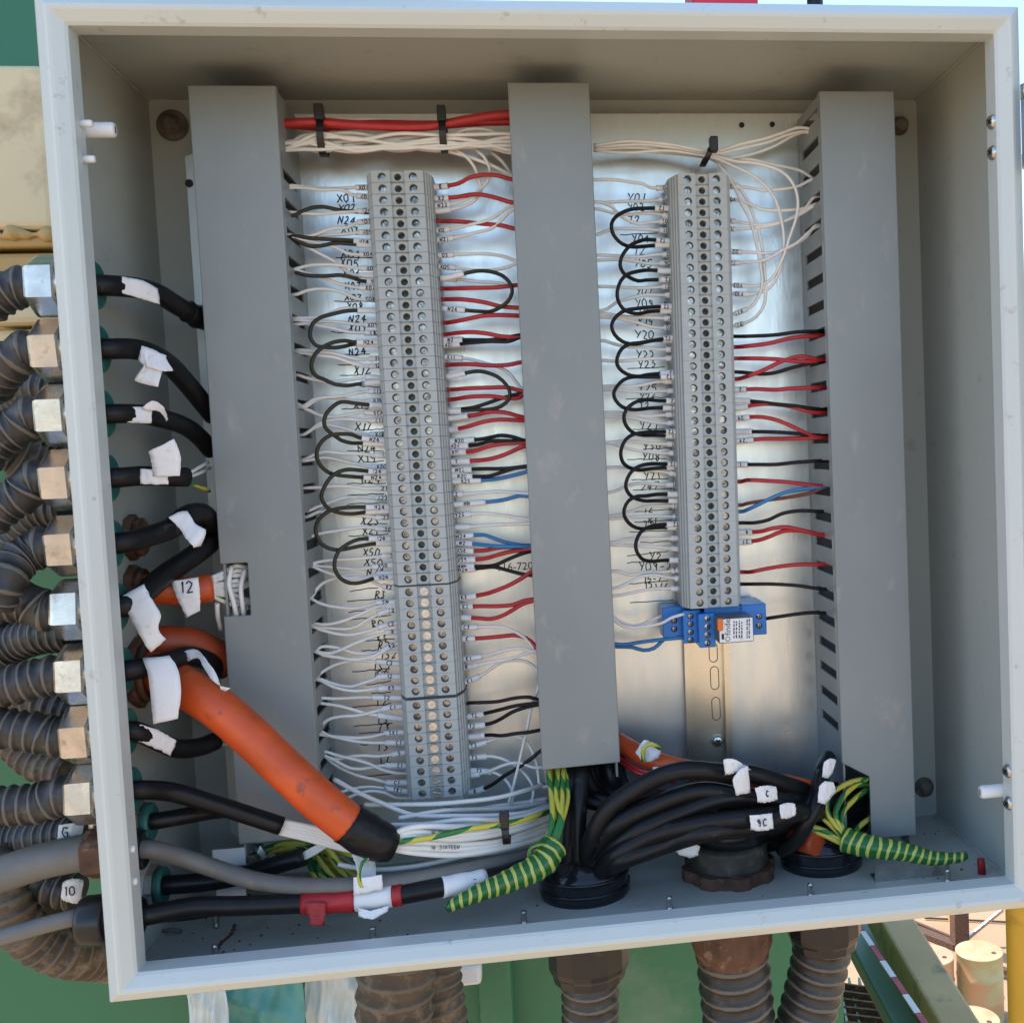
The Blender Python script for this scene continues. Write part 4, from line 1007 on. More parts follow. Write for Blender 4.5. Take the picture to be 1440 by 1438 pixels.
c6, p6 = cable('178,850,.040 192,846,.046 208,834,.06 235,806,.075 265,786,.09 290,768,.105 303,755,.125', .05, .0072, 'black cable rising steeply behind the long hanging label, from the sixth gland', start=(YG, ZG[5]))
paper(c6, '168,840,.036 180,862,.034 192,885,.033 205,908,.034 212,917,.036', '203,821,.038 212,840,.036 226,866,.034 222,886,.035 234,898,.037', .035)
c7, p7 = cable('186,942,.042 205,938,.048 235,930,.060 262,922,.078 290,928,.10 312,942,.125', .05, .0066, 'black cable under a wide folded label, from the seventh gland', start=(YG, ZG[6]))
paper(c7, '200,925,.040 207,945,.036 212,980,.034 215,1018,.034', '238,922,.042 248,935,.040 255,970,.036 250,1010,.036', .038)
paper(c7, '257,916,.070 275,912,.070 292,930,.062 305,950,.056 312,974,.055', '265,930,.070 278,924,.068 288,942,.060 302,960,.055 324,968,.055', .06)
c8, p8 = cable('190,1030,.044 205,1034,.05 225,1044,.06 250,1052,.072 280,1050,.085 302,1042,.10', .05, .0064, 'black cable with crumpled white label and cut end, from the eighth gland', start=(YG, ZG[7]))
paper(c8, '197,1018,.040 222,1026,.047 249,1041,.056', '193,1041,.040 215,1050,.047 240,1062,.056', .045, crump=.0008, lift=.006)
for i, s in enumerate(('300,1040,.10 315,1040,.11 330,1041,.12', '300,1044,.10 315,1046,.11 330,1047,.12')): loose('cable_core', s, 'w', .1, 'white core leaving the cut end of the eighth cable', 'core', 'white cores of the eighth cable')
c9, p9 = cable('205,1106,.045 240,1113,.052 300,1130,.062 350,1146,.068 396,1161,.072', .05, .0062, 'black cable running down to a cut end with white cores, from the ninth gland', start=(YG, ZG[8]))
for i in range(5):
    loose('cable_core', f'392,{1154 + 4 * i},.072 430,{1161 + 4.5 * i},.072 470,{1172 + 4.5 * i},.070 505,{1186 + 3 * i},.068', 'w', .07, 'white core between the ninth cable and the black tape wrap', 'core', 'white cores of the ninth cable', .0019)
# rear row of rusty glands with the orange cables
for (y, z, r, lab) in ((.0855, .2784, .017, 'rusty locknut gland behind the fifth black cable'), (.082, .2440, .018, 'rusty gland holding the orange cable numbered 12'), (.080, .1880, .026, 'large rusty gland holding the thick orange cable')):
    gland((y, z), lab, m_rust, r, .018, True, 'rusty glands in the rear row', inner=m_rust)
so_ = (.082, .2440)
o12, po = cable('225,838,.085 262,831,.088 298,826,.094', .08, .0097, 'orange cable numbered 12 entering the notched duct', m_org, so_)
paper(o12, '240,817,.074 250,842,.0735 262,868,.075', '279,812,.075 281,835,.0745 282,858,.076', .07, '12', .28, .0075)
random.seed(5)
for i in range(9):
    y0 = 812 + i * 3.2; y1 = 795 + i * 7
    loose('cable_core', f'298,{y0},.094 315,{(y0 + y1) / 2 + random.uniform(-4, 4)},.104 332,{y1},.108 350,{y1 + random.uniform(-8, 8)},.115 368,{y1 + random.uniform(-14, 14)},.125', 'w', .1, 'white core of the orange numbered cable inside the duct notch', 'core', 'white cores inside the duct notch', .0016)
for i, s in enumerate(('326,796,.104 322,820,.102 328,845,.102 334,872,.106', '345,800,.108 339,825,.104 341,850,.104 344,872,.108', '305,848,.100 306,865,.104 311,885,.112')): loose('cable_core', s, 'w', .1, 'white core dropping vertically through the duct notch', 'core', 'white cores dropping through the notch', .0017)
tag(MB().tube(px3('298,838,.094 318,842,.106 336,845,.112 352,850,.12', .1), .0015, 8).build('cable_core', m_gy, None, True), 'green and yellow core inside the duct notch', 'core')
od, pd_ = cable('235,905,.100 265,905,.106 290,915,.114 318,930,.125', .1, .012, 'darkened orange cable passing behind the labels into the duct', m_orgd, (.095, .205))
ob, pb = cable('225,955,.078 262,968,.066 305,994,.056 352,1034,.050 400,1080,.046 450,1126,.045 492,1160,.048', .06, .0134, 'thick orange cable sweeping down across the notched duct', m_org, (.080, .1880))
L_ = sum((pb[i + 1] - pb[i]).length for i in range(len(pb) - 1))
# black tape wrap at its end, white cores onward
tp, _ = cable('489,1157,.048 512,1172,.050 532,1182,.052 552,1188,.055', .05, .0136, 'black tape wrap closing the end of the thick orange cable', m_tape, cat='tape wrap', name='tape_wrap', taper=lambda s, L: .0142 * (1 - .16 * (s / L) ** 2) * (1 + .035 * math.sin(s * 1100) + .02 * math.sin(s * 2900)) * (1 if s < L - .004 else .93))
cable('552,1160,.058 530,1195,.045 522,1205,.045', .05, .0012, 'thin black strap round the tape wrap', m_tape, cat='strap', name='strap')
for i in range(17):
    row = i % 6; yy = 1164 + 7.2 * row + random.uniform(-1, 1); Y = .052 + .005 * (i // 6) + random.uniform(0, .003)
    co_ = loose('cable_core', f'545,{1176 + 3.2 * row},{Y} 580,{yy - 2},{Y} 640,{yy - 1 + random.uniform(-3, 3)},{Y + .008} 700,{yy - 5 + random.uniform(-2, 2)},{Y + .02} 740,{yy - 16},{Y + .035} 775,{yy - 30},{Y + .06}', 'w', Y, 'white core of the thick bundle running to the middle duct', 'core', 'white cores between tape wrap and middle duct', .0021)
    if row in (1, 4) and i < 6:
        pz = px3(f'590,{yy - 2},{Y} 625,{yy - 2},{Y + .005} 655,{yy - 3},{Y + .010}', Y)
        text_on_tube('16 SIXTEEN', pz, .0023, co_, .0027, False, m_print, .0004)
for s in ('550,1184,.050 600,1178,.048 660,1165,.050 720,1156,.062 775,1140,.10',): tag(MB().tube(px3(s, .05), .0021, 8).build('cable_core', m_gy, None, True), 'green and yellow core on top of the white bundle', 'core')
for i, s in enumerate(('513,1131,.10 560,1131,.095 610,1130,.092 650,1127,.092 700,1121,.10 735,1112,.115 765,1103,.135', '470,1095,.11 500,1112,.10 540,1130,.09 580,1145,.085 640,1147,.08 700,1146,.085 740,1142,.10 775,1130,.13', '540,1160,.075 600,1158,.07 650,1152,.07 700,1152,.075 745,1146,.095 775,1136,.13',
                       '600,1128,.15 650,1140,.145 700,1133,.14 740,1128,.14 770,1122,.14', '560,1150,.08 620,1140,.09 660,1138,.10 720,1136,.12 770,1128,.14', '476,1215,.070 520,1222,.066 580,1218,.068 640,1206,.075 700,1190,.09 760,1172,.12')):
    loose('wire', s, 'w', .1, 'loose white wire crossing above the thick core bundle to the middle duct', group='loose white wires above the core bundle', r=.0017)
cable_tie(709, 1150, 1192, .060, 'black cable tie round the white core bundle beside the middle duct', .0052, 4)
# lower back row: grey sheathed cable, black cables
gland((.045, .0790), 'small brass coloured gland with the grey cable', m_rust, .0165, .016, inner=m_blkpl)
gland((.0634, .0912), 'steel gland behind the grey cable, tucked under the ninth', m_nut, .0165, .016, group='lower glands of the gland wall')
gland((.0784, .0419), 'dark steel gland beside the enclosure floor, behind the grey cable', m_nut, .0165, .016, group='lower glands of the gland wall')
gland((.032, .0405), 'black plastic gland nearest the enclosure floor', m_blkpl, .0158, .017, True, 'lower glands of the gland wall', False, m_blkpl)
cg, pg = cable('215,1196,.050 255,1205,.058 300,1220,.062 355,1237,.058 420,1246,.052 480,1246,.048 560,1240,.050 640,1227,.058 710,1212,.075 770,1196,.10', .05, .0060, 'grey sheathed cable lying along the bottom of the box', m_gcab, (.045, .0790))
L_ = .006; paper(cg, '497,1233,.040 515,1233,.039 537,1229,.040', '497,1258,.040 515,1256,.039 539,1250,.040', .04); paper(cg, '494,1200,.060 500,1215,.055 503,1240,.045', '527,1206,.060 528,1218,.055 530,1240,.045', .05)
tag(MB().tube(px3('525,1201,.046 510,1212,.040 505,1228,.038 508,1245,.038 518,1250,.040', .05), .0013, 8).build('earth_wire', m_gy, None, True), 'thin green wire curled round the white label on the grey cable', 'wire')
cable('250,1152,.075 300,1140,.085 330,1138,.10', .08, .0055, 'black cable leading behind the notched duct from the tucked steel gland', None, (.0634, .0912))
c11, _ = cable('255,1245,.082 300,1238,.085 350,1228,.088 400,1212,.086 428,1204,.085', .08, .0064, 'black cable with stripped cores beneath the notched duct', None, (.0784, .0419))
for i in range(3): loose('cable_core', f'426,{1200 + 4 * i},.085 445,{1190 + 4 * i},.084 462,{1183 + 2 * i},.086', 'w', .085, 'white core stripped from the black cable under the notched duct', 'core', 'white cores under the notched duct')
c12, p12 = cable('215,1276,.040 270,1275,.045 340,1273,.048 420,1270,.046 500,1265,.044 560,1258,.044 620,1247,.046 700,1232,.06 760,1212,.085', .05, .0064, 'black cable with red tape and white labels on the enclosure floor', None, (.032, .0405))
def band_px(o, s, Y, r, m, name): return MB().tube(px3(s, Y), lambda q, L: r * (1 + .03 * math.sin(q * 1500)), 16).build(name, m, o, True)
band_px(c12, '426,1270,.046 470,1267,.0445 500,1265,.044', .045, .0074, m_redtape, 'red_tape'); band_px(c12, '552,1259,.044 566,1257,.044', .044, .0072, m_redtape, 'red_tape')
band_px(c12, '500,1265,.044 530,1262,.044 552,1259,.044', .044, .0074, m_paper, 'white_tape'); band_px(c12, '622,1247,.046 650,1242,.050 682,1236,.056', .05, .0071, m_paper, 'white_tape')
paper(c12, '428,1268,.038 432,1285,.036 438,1300,.034', '458,1268,.038 458,1285,.036 454,1302,.034', .036, m=m_redtape, name='red_tape_tail')
paper(c12, '503,1275,.036 520,1280,.034 550,1272,.036', '504,1288,.034 525,1292,.032 545,1280,.036', .034, crump=.0007)
cable('150,1290,.03 195,1288,.045 260,1285,.055 340,1272,.062 430,1262,.062', .05, .0042, 'second thin black cable under the red taped one', None, None)
random.seed(21)
for i in range(16):
    x0 = 395 + random.uniform(0, 50); y0 = 1200 + random.uniform(-8, 20); x1 = 440 + i * 4; y1 = 1190 + random.uniform(0, 60)
    tag(MB().tube(px3(f'{x0 - 30},{y0},.125 {x0},{y0 - 8},.115 {(x0 + x1) / 2 + 10},{(y0 + y1) / 2 - 12},.11 {x1},{y1},.10 {x1 + 20},{y1 + 25},.09', .1), .0021, 8).build('earth_wire', m_gy, None, True),
        'green and yellow earth wire in the tangle under the notched duct', 'wire', 'earth wires tangled under the notched duct')
p = P(360, 1202, .13); tag(MB().lathe([(.010, 0), (.010, .006), (.006, .008), (.006, .016), (.0001, .017)], p, (0, -1, 0), 6).build('earth_bolt', m_steel), 'hex earth bolt behind the tangle of earth wires', 'bolt')
for (x, y, wd, hh, Y, lab) in ((322, 1205, 44, 28, .105, 'pale square label tile hanging below the notched duct'), (325, 1255, 40, 20, .10, 'pale label tile lying behind the lower black cable')):
    a, b = P(x - wd / 2, y + hh / 2, Y), P(x + wd / 2, y - hh / 2, Y); tag(MB().box((a.x, Y, a.z), (b.x, Y + .001, b.z)).build('label_tile', m_sl), lab, 'label')
# green and yellow tapered tape tails with their wires
def tail(s, Y, r0, r1, lab):
    o = MB().tube(px3(s, Y), lambda q, L: (r0 + (r1 - r0) * (q / L) ** 1.3) * (1 + .035 * math.sin(q * 620)) * (1 if q < L - .003 else .75), 18, step=.0015)
    return tag(o.build('taped_wire_tail', m_gytape, None, True), lab, 'wire tail')
tail('779,1188,.060 762,1214,.050 725,1234,.042 680,1252,.036 650,1265,.034 628,1277,.033', .05, .0102, .0036, 'green and yellow taped wire tail pointing at the red taped cable')
tail('1187,1180,.078 1225,1190,.066 1270,1197,.060 1310,1206,.056 1340,1206,.054 1361,1203,.052', .06, .0092, .0030, 'green and yellow taped wire tail pointing at the red cap')
random.seed(8)
for i in range(11):
    x0 = 773 + i * 2.6; Y = .072 + .004 * (i % 4)
    tag(MB().tube(px3(f'{x0 + 1},1065,{Y + .05} {x0 + random.uniform(-2, 2)},1090,{Y + .03} {x0 + random.uniform(-5, 3)},1120,{Y + .012} {776 + (i % 5) * 3.5},1155,{Y - .006} {768 + (i % 6) * 3.4},1186,{Y - .014} {762 + (i % 6) * 3},1206,{Y - .018}', .08), .0019, 8).build('earth_wire', m_gy, None, True),
        'green and yellow earth wire dropping from the middle duct into the taped tail', 'wire', 'earth wires below the middle duct')
for i, s in enumerate(('1222,1094,.105 1190,1102,.09 1165,1120,.08 1163,1140,.078 1180,1168,.076 1192,1184,.075', '1224,1100,.108 1200,1106,.095 1182,1125,.085 1175,1145,.08 1184,1168,.077 1194,1184,.075', '1224,1106,.11 1200,1125,.095 1184,1145,.085 1188,1170,.078 1196,1184,.075', '1226,1148,.11 1210,1160,.095 1196,1176,.078',
                       '1145,1140,.085 1160,1152,.08 1175,1166,.078 1192,1182,.076', '1090,1160,.09 1125,1158,.085 1160,1168,.08 1190,1184,.076', '1135,1164,.082 1160,1174,.08 1188,1188,.076')):
    tag(MB().tube(px3(s, .08), .0021, 8).build('earth_wire', m_gy, None, True), 'green and yellow earth wire feeding the tail beside the cut duct corner', 'wire', 'earth wires at the cut duct corner')
tag(MB().tube(px3('762,1185,.05 748,1190,.048 744,1202,.048 748,1212,.05', .05), .0012, 8).build('earth_wire', m_gy, None, True), 'small curled earth wire beside the taped tail below the middle duct', 'wire')
# floor glands
def floor_gland(px, py, r, kind, lab):
    c = PZ(px, py, t_); g = empty('cable_gland', c); tag(g, lab, 'cable gland', 'large glands in the enclosure floor')
    if kind == 'boot':
        MB().lathe([(r, 0), (r * 1.02, .004), (r * .98, .010), (r, .013), (r * .96, .018), (r * .80, .024), (r * .45, .030), (.001, .031)], c, (0, 0, 1), 32).build('shrink_boot', m_shrink, g, True)
        for h in (.007, .016): MB().tube([c + Vector((math.cos(a * .2618) * r * .995, math.sin(a * .2618) * r * .995, h)) for a in range(25)], .0012, 6, raw=True).build('rim_ring', m_shrink, g, True)
    else:
        k = 16; pr = []
        for i in range(48):
            a = 2 * math.pi * i / 48; rr = r * (1.06 if (i % 6) < 3 else .97); pr.append((c.x + math.cos(a) * rr, c.y + math.sin(a) * rr))
        MB().prism(pr, 2, t_, t_ + .009).build('locknut', m_rust, g)
        MB().lathe([(r * .88, .009)] + [(r * (.86 + .03 * (i % 2)), .010 + .0018 * i) for i in range(9)] + [(r * .8, .026), (r * .7, .0262)], c, (0, 0, 1), 36).build('threaded_sleeve', m_rust2, g, True)
        MB().lathe([(r * .80, .022), (r * .86, .030), (r * .82, .042), (r * .76, .054), (r * .6, .062), (.001, .064)], c + Vector((0, 0, 0)), (.08, .1, 1), 24).build('tape_wrap', m_shrink, g, True)
    MB().lathe([(r * .80, 0), (r * .92, .003), (r * .92, .050), (r * .88, .054), (r * .84, .056), (r * .80, .062), (.01, .062)], (c.x, c.y, -.0005), (0, 0, -1), 14).build('outer_nut', m_rust if kind != 'boot' else m_blkpl, g)
    return c
ca = floor_gland(823, 1252, .0325, 'boot', 'shiny black heat shrink boot under the middle duct')
cb = floor_gland(1025, 1228, .0335, 'rust', 'rusty notched locknut gland with taped cables in the floor')
cc = floor_gland(1155, 1212, .031, 'boot', 'shiny black heat shrink boot beside the cut duct corner')
cc0 = cc.copy()
hose([ca + Vector((0, 0, -.056)), ca + Vector((0, .004, -.085)), ca + Vector((-.002, .012, -.13)), ca + Vector((0, .03, -.22))], .0205, 'black corrugated hose hanging below the boot under the middle duct', m_hose, .010, .06, 'corrugated hoses hanging below the box')
hose([cb + Vector((0, 0, -.056)), cb + Vector((.002, .004, -.085)), cb + Vector((.006, .012, -.14)), cb + Vector((.01, .03, -.24))], .0265, 'thick dusty ribbed hose hanging below the rusty gland', m_hose, .0135, .07, 'corrugated hoses hanging below the box')
hose([cc + Vector((0, 0, -.056)), cc + Vector((-.003, .004, -.08)), cc + Vector((-.012, .010, -.12)), cc + Vector((-.035, .02, -.2))], .0215, 'ribbed hose curving back below the boot beside the duct corner', m_hose, .0115, .07, 'corrugated hoses hanging below the box')
# black cables out of the boots and the rusty gland
BC = [('795,1240,.09 803,1190,.09 806,1140,.095 806,1090,.11 806,1060,.13', .0068, 'black cable rising straight from the boot into the middle duct'),
      ('815,1215,.085 812,1170,.088 815,1120,.095 818,1080,.11 818,1055,.13', .0062, 'second black cable rising from the boot into the middle duct'),
      ('825,1210,.085 832,1180,.078 855,1140,.070 900,1110,.064 960,1090,.062 1020,1080,.064 1055,1084,.07 1110,1108,.08 1160,1120,.10', .0066, 'highest of the black cables arching from the boot to the right'),
      ('832,1214,.082 840,1190,.074 870,1155,.066 920,1128,.060 980,1114,.058 1040,1112,.060 1090,1122,.068 1150,1128,.09', .0064, 'second black cable arching from the boot, under the highest'),
      ('838,1218,.080 855,1195,.070 900,1162,.062 960,1140,.058 1020,1128,.058 1080,1126,.062 1130,1130,.075 1180,1120,.10', .0062, 'third black cable arching from the boot'),
      ('842,1222,.078 865,1200,.066 920,1172,.056 990,1152,.052 1060,1142,.054 1110,1140,.06 1160,1130,.085', .0062, 'fourth black cable arching from the boot'),
      ('848,1225,.076 880,1206,.062 940,1184,.054 1000,1166,.050 1060,1156,.052 1110,1152,.058 1150,1142,.08', .0066, 'lowest black cable arching from the boot, bearing a 9C label'),
      ('1010,1200,.10 1005,1170,.095 1030,1150,.085 1080,1140,.08 1130,1150,.085 1170,1125,.11', .0066, 'black cable leaving the rusty gland towards the duct corner'),
      ('1045,1200,.10 1060,1170,.09 1100,1160,.082 1140,1130,.075 1158,1085,.085 1165,1065,.11', .0060, 'black cable bending up beside the cut duct corner'),
      ('1100,1195,.09 1120,1180,.072 1140,1150,.068 1150,1115,.072 1158,1085,.082', .0055, 'taped black cable crossing in front of the duct corner')]
random.seed(77)
for k in range(7):
    j = lambda a: random.uniform(-a, a)
    BC.append((f'{828 + j(14):.0f},{1214 + j(6):.0f},.095 {850 + j(12):.0f},{1170 + j(16):.0f},.092 {905 + j(15):.0f},{1140 + j(22):.0f},.088 {965 + j(15):.0f},{1128 + j(24):.0f},.086 {1030 + j(12):.0f},{1122 + j(24):.0f},.088 {1095 + j(10):.0f},{1128 + j(24):.0f},.094 {1160 + j(8):.0f},{1130 + j(24):.0f},.115', random.uniform(.0042, .0062), ''))
made = {}
def wob(s, i):
    out = []; q = s.split()
    for k, t in enumerate(q):
        a = [float(v) for v in t.split(',')]
        if 0 < k < len(q) - 1 and i >= 2: a[0] += random.uniform(-5, 5); a[1] += random.uniform(-7, 7); a[2] += random.uniform(-.006, .006)
        out.append(','.join(f'{v:.4f}' for v in a))
    return ' '.join(out)
BC = [(wob(s, i), r, lab) for i, (s, r, lab) in enumerate(BC)]
for i, (s, r, lab) in enumerate(BC): made[i] = cable(s, .08, r, lab or 'black cable in the tangled layer behind the black arches', group=None if lab else 'tangled cables behind the arches')[0]
random.seed(31)
for i in range(13):
    x0 = 786 + i * 7; x1 = 900 + i * 16 + random.uniform(-10, 10)
    cable(f'{x0},1058,{.128 + .003 * (i % 5)} {x0 + 3},1090,{.12 + .004 * (i % 5)} {x0 + 24},1120,{.115 + .004 * (i % 4)} {(x0 + x1) / 2 + 20},{1142 + random.uniform(-8, 6)},{.11 + .004 * (i % 4)} {x1},{1165 + random.uniform(-12, 10)},.115 {x1 + 40},{1172 + random.uniform(-8, 8)},.125', .12, .0052,
          'black cable in the dark mass under the middle duct', group='dark cables under the middle duct')
for i in range(9):
    y0 = 1110 + i * 8
    cable(f'1060,{y0 + 20},{.12 + .003 * (i % 3)} 1110,{y0 + 8},.115 1160,{y0},.115 1215,{y0 - 12 + random.uniform(-4, 4)},.13', .12, .0050, 'black cable running into the cut corner of the right duct', group='dark cables at the cut duct corner')
m2 = made
paper(m2[2], '1017,1068,.054 1030,1066,.053 1046,1075,.055', '1020,1090,.056 1035,1086,.054 1056,1082,.058', .055, crump=.0007, lift=.008)
paper(m2[3], '1030,1096,.050 1040,1082,.050 1052,1076,.052', '1035,1118,.052 1046,1116,.052 1056,1114,.056', .052, crump=.0007, lift=.008)
paper(m2[4], '1062,1108,.052 1075,1104,.053 1092,1106,.056', '1066,1128,.052 1078,1128,.053 1094,1124,.056', .052, 'C', .5, .004, crump=.0008, lift=.008)
paper(m2[6], '1054,1146,.044 1070,1145,.044 1086,1143,.046', '1056,1166,.044 1072,1168,.044 1088,1164,.046', .045, '9C', .5, .005, crump=.0007, lift=.008)
paper(m2[8], '1152,1105,.066 1160,1098,.066 1172,1100,.068', '1150,1128,.066 1160,1130,.066 1176,1112,.07', .066, crump=.0007, lift=.008); paper(m2[9], '1158,1072,.074 1166,1066,.074 1176,1068,.078', '1156,1092,.074 1164,1094,.074 1172,1084,.078', .075, crump=.0008, lift=.008)
paper(m2[5], '1096,1132,.050 1108,1128,.052 1118,1130,.054', '1098,1150,.050 1110,1150,.052 1120,1144,.054', .05, crump=.0008, lift=.008)
paper(m2[7], '958,1188,.072 975,1184,.070 984,1190,.072', '950,1198,.074 968,1206,.072 982,1202,.074', .07, crump=.0009, lift=.008)
oc, _ = cable('868,1042,.135 900,1060,.12 935,1074,.11 990,1086,.10 1040,1096,.09 1090,1100,.085 1140,1110,.09', .1, .0072, 'orange cable threading behind the black arches', m_org)
paper(oc, '893,1058,.108 906,1040,.106 912,1041,.106', '905,1072,.104 925,1066,.102 930,1055,.104', .105); paper(oc, '918,1078,.098 935,1078,.096 955,1080,.094', '918,1090,.098 935,1092,.096 952,1094,.094', .096)
tag(MB().tube(px3('905,1070,.100 905,1052,.099 915,1045,.099 928,1052,.10', .1), .0016, 8).build('earth_wire', m_gy, None, True), 'green earth wire looped over the label of the orange cable', 'wire')
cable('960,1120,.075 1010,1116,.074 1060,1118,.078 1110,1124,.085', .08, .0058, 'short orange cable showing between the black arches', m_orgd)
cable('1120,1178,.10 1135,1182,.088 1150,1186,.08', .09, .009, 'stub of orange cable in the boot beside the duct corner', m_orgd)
for i, s in enumerate(('868,1062,.13 900,1082,.115 925,1088,.108 960,1094,.10', '868,1068,.13 895,1085,.115 915,1092,.11 950,1100,.10')): loose('wire', s, 'r', .11, 'red wire trailing under the orange cable from the middle duct', group='red wires under the orange cable')
for i, s in enumerate(('1095,1156,.07 1120,1140,.068 1140,1130,.072 1170,1110,.09', '1120,1165,.072 1140,1145,.07 1158,1125,.08')): loose('wire', s, 'r', .07, 'red core among the black cables at the duct corner', group='red cores at the duct corner')
# ================================================================== outside, gland side: rear hoses
YR = .11
RH = [('95,548,.09 55,546,.10 25,566,.12 0,600,.14 -25,650,.15', .0125, 'rear black hose curving down behind the second and third hoses'), ('100,716,.08 60,720,.09 30,748,.10 12,792,.11 4,840,.12 -10,900,.12', .0125, 'rear black hose dropping behind the fifth gland'),
      ('105,890,.08 60,892,.09 20,905,.10 -20,930,.10', .0125, 'rear dusty hose behind the sixth gland'), ('112,1000,.08 60,985,.09 20,960,.11 -20,930,.12', .0135, 'rear dusty hose slanting behind the seventh gland'), ('100,1085,.09 55,1070,.10 20,1040,.11 -20,1010,.12', .0130, 'rear brown hose slanting behind the eighth gland'),
      ('110,1170,.08 60,1176,.09 20,1180,.10 -25,1185,.10', .0125, 'rear hose bearing a white G label'), ('110,1255,.085 70,1245,.09 35,1222,.10 0,1205,.10 -25,1195,.10', .0120, 'rear hose bearing a white numbered label'),
      ('20,640,.16 60,660,.17 95,690,.18 110,720,.19', .014, 'rear brown hose behind the third and fourth glands'), ('-20,560,.18 30,590,.19 80,620,.20 120,640,.2', .014, 'rear dusty hose running behind the third gland'), ('-20,930,.17 40,960,.18 90,1000,.19 130,1040,.2', .014, 'rear brown hose low behind the seventh gland')]
rh = {}
for i, (s, r, lab) in enumerate(RH): rh[i] = hose(px3(s, YR), r, lab, m_hose if i not in (4, 7, 9) else m_hosebrown, .0072, .08, 'hoses behind the gland row')
paper(rh[5], '82,1160,.062 92,1158,.060 104,1157,.060 118,1158,.064', '80,1184,.062 90,1182,.060 102,1182,.060 114,1184,.064', .06, 'G', .4, .007)
paper(rh[6], '88,1240,.066 97,1236,.064 110,1235,.064 118,1238,.066', '86,1264,.066 96,1268,.064 107,1270,.064 114,1266,.066', .065, '10', .45, .006)
cable('125,1197,.045 112,1199,.045 60,1210,.045 10,1226,.045 -30,1238,.045', .045, .0115, 'mud stained smooth pipe entering the box under the ninth hose', m_gcab, cat='pipe', name='pipe')
cable('112,1288,.032 70,1298,.032 20,1312,.03 -30,1325,.03', .03, .0052, 'thin grey cable entering the black plastic gland', m_gcab)
hose(px3('175,1352,.14 135,1346,.12 95,1342,.10 55,1325,.09 22,1292,.08 5,1250,.08 -12,1200,.09', .1), .0150, 'big brown hose looping below the black plastic gland', m_hosebrown, .0085, .07, 'brown hoses looping under the box corner')
hose(px3('185,1328,.17 140,1320,.15 100,1300,.14 70,1275,.13 50,1255,.13', .1), .0150, 'brown hose tucked inside the big loop', m_hosebrown, .0085, .07, 'brown hoses looping under the box corner')
hose(px3('560,1330,.27 556,1380,.27 555,1420,.27 552,1480,.27', .27), .0325, 'wide brown ribbed hose hanging behind the box', m_hosebrown, .0165, .05, 'brown hoses hanging behind the box')
hose(px3('612,1330,.33 612,1380,.33 618,1420,.33 626,1480,.33', .33), .024, 'narrower brown ribbed hose behind the wide one', m_hosebrown, .0125, .06, 'brown hoses hanging behind the box')
# ================================================================== machine behind and below
YM = .44
xe_ = P(1190, 1380, YM).x
mach = empty('machine_body', (-.4, YM, -1.4)); tag(mach, 'green painted steel machine body standing behind the enclosure', 'machine')
bevel(MB().box((-2.6, YM, -1.4), (-.012, YM + 2.6, 3.2)).build('body_panel', m_green, mach), .01)  # panels' unseen height and depth stretched to keep sun off box and beam
bevel(MB().box((-.010, YM + .004, -1.4), (xe_, YM + 2.6, .5)).build('body_panel', m_green, mach), .01)
a = P(672, 1400, YM - .03).x; b = P(722, 1400, YM - .03).x
bevel(MB().box((a, YM - .035, -1.2), (b, YM + .01, .0)).build('stiffener', m_green, mach), .006)
# cream cabinet at the gland side
cab = empty('cream_cabinet', (-.2, .25, .3)); tag(cab, 'cream painted cabinet beside the enclosure with a dirty ochre skirt', 'cabinet')
a = P(52, 90, .24); b = P(75, 322, .24); xr = P(78, 322, .24).x
bevel(MB().box((a.x - .6, .24, b.z), (xr, .42, a.z)).build('cabinet_panel', m_cream, cab), .006, 3)
c_ = P(75, 350, .245)
bevel(MB().box((a.x - .6, .245, c_.z + .002), (xr, .41, b.z - .0005)).build('skirt', m_ochre, cab), .003)
mb = MB().tube([P(-200 + 12 * k, 330 + random.uniform(-3, 3), .243) for k in range(24)], lambda s, L: .004 + .002 * math.sin(s * 230) + .001 * math.sin(s * 510), 8); mb.build('sealant_bead', m_ochre, cab, True)
e_ = P(80, 462, .25)
bevel(MB().box((a.x - .6, .25, e_.z), (xr + .01, .40, c_.z - .0015)).build('lower_panel', m_ochre, cab), .004)
p = P(55, 446, .2); bevel(MB().box((p.x - .035, .19, p.z - .006), (p.x + .05, .25, p.z + .012)).build('bracket', m_cream, cab), .005)
p = P(30, 470, .2); bevel(MB().box((p.x - .02, .20, p.z - .014), (p.x + .05, .25, p.z + .004)).build('bracket', m_cream, cab), .004)
# crumpled plastic below
def sheet(x0, x1, y0, y1, Y, m, lab, amp, name='plastic_sheet', seed=1):
    random.seed(seed); n = 22; a = P(x0, y1, Y); b = P(x1, y0, Y); vs_ = []; ph = [random.uniform(0, 6) for _ in range(8)]
    for s in (0, .0015):
        for j in range(n + 1):
            for i in range(n + 1):
                u, v = i / n, j / n
                d_ = sum(abs(math.sin(u * (3 + 4.3 * k) + v * (5 - 3.1 * k) + ph[k])) / (1 + .7 * k) for k in range(7)) * amp * .7
                vs_.append((a.x + (b.x - a.x) * u, Y + d_ + s, a.z + (b.z - a.z) * v))
    fs = []; N = (n + 1) ** 2
    for j in range(n):
        for i in range(n):
            k = j * (n + 1) + i; fs += [(k, k + 1, k + n + 2, k + n + 1), (N + k, N + k + n + 1, N + k + n + 2, N + k + 1)]
    tag(MB().add(vs_, fs).build(name, m, None, True), lab, 'sheet')
sheet(262, 420, 1372, 1520, .36, m_teal2, 'teal wrinkled plastic sheet hanging under the box', .012, seed=4)
sheet(265, 312, 1380, 1520, .335, m_clear, 'pale crumpled plastic strip in front of the teal sheet', .008, seed=3)
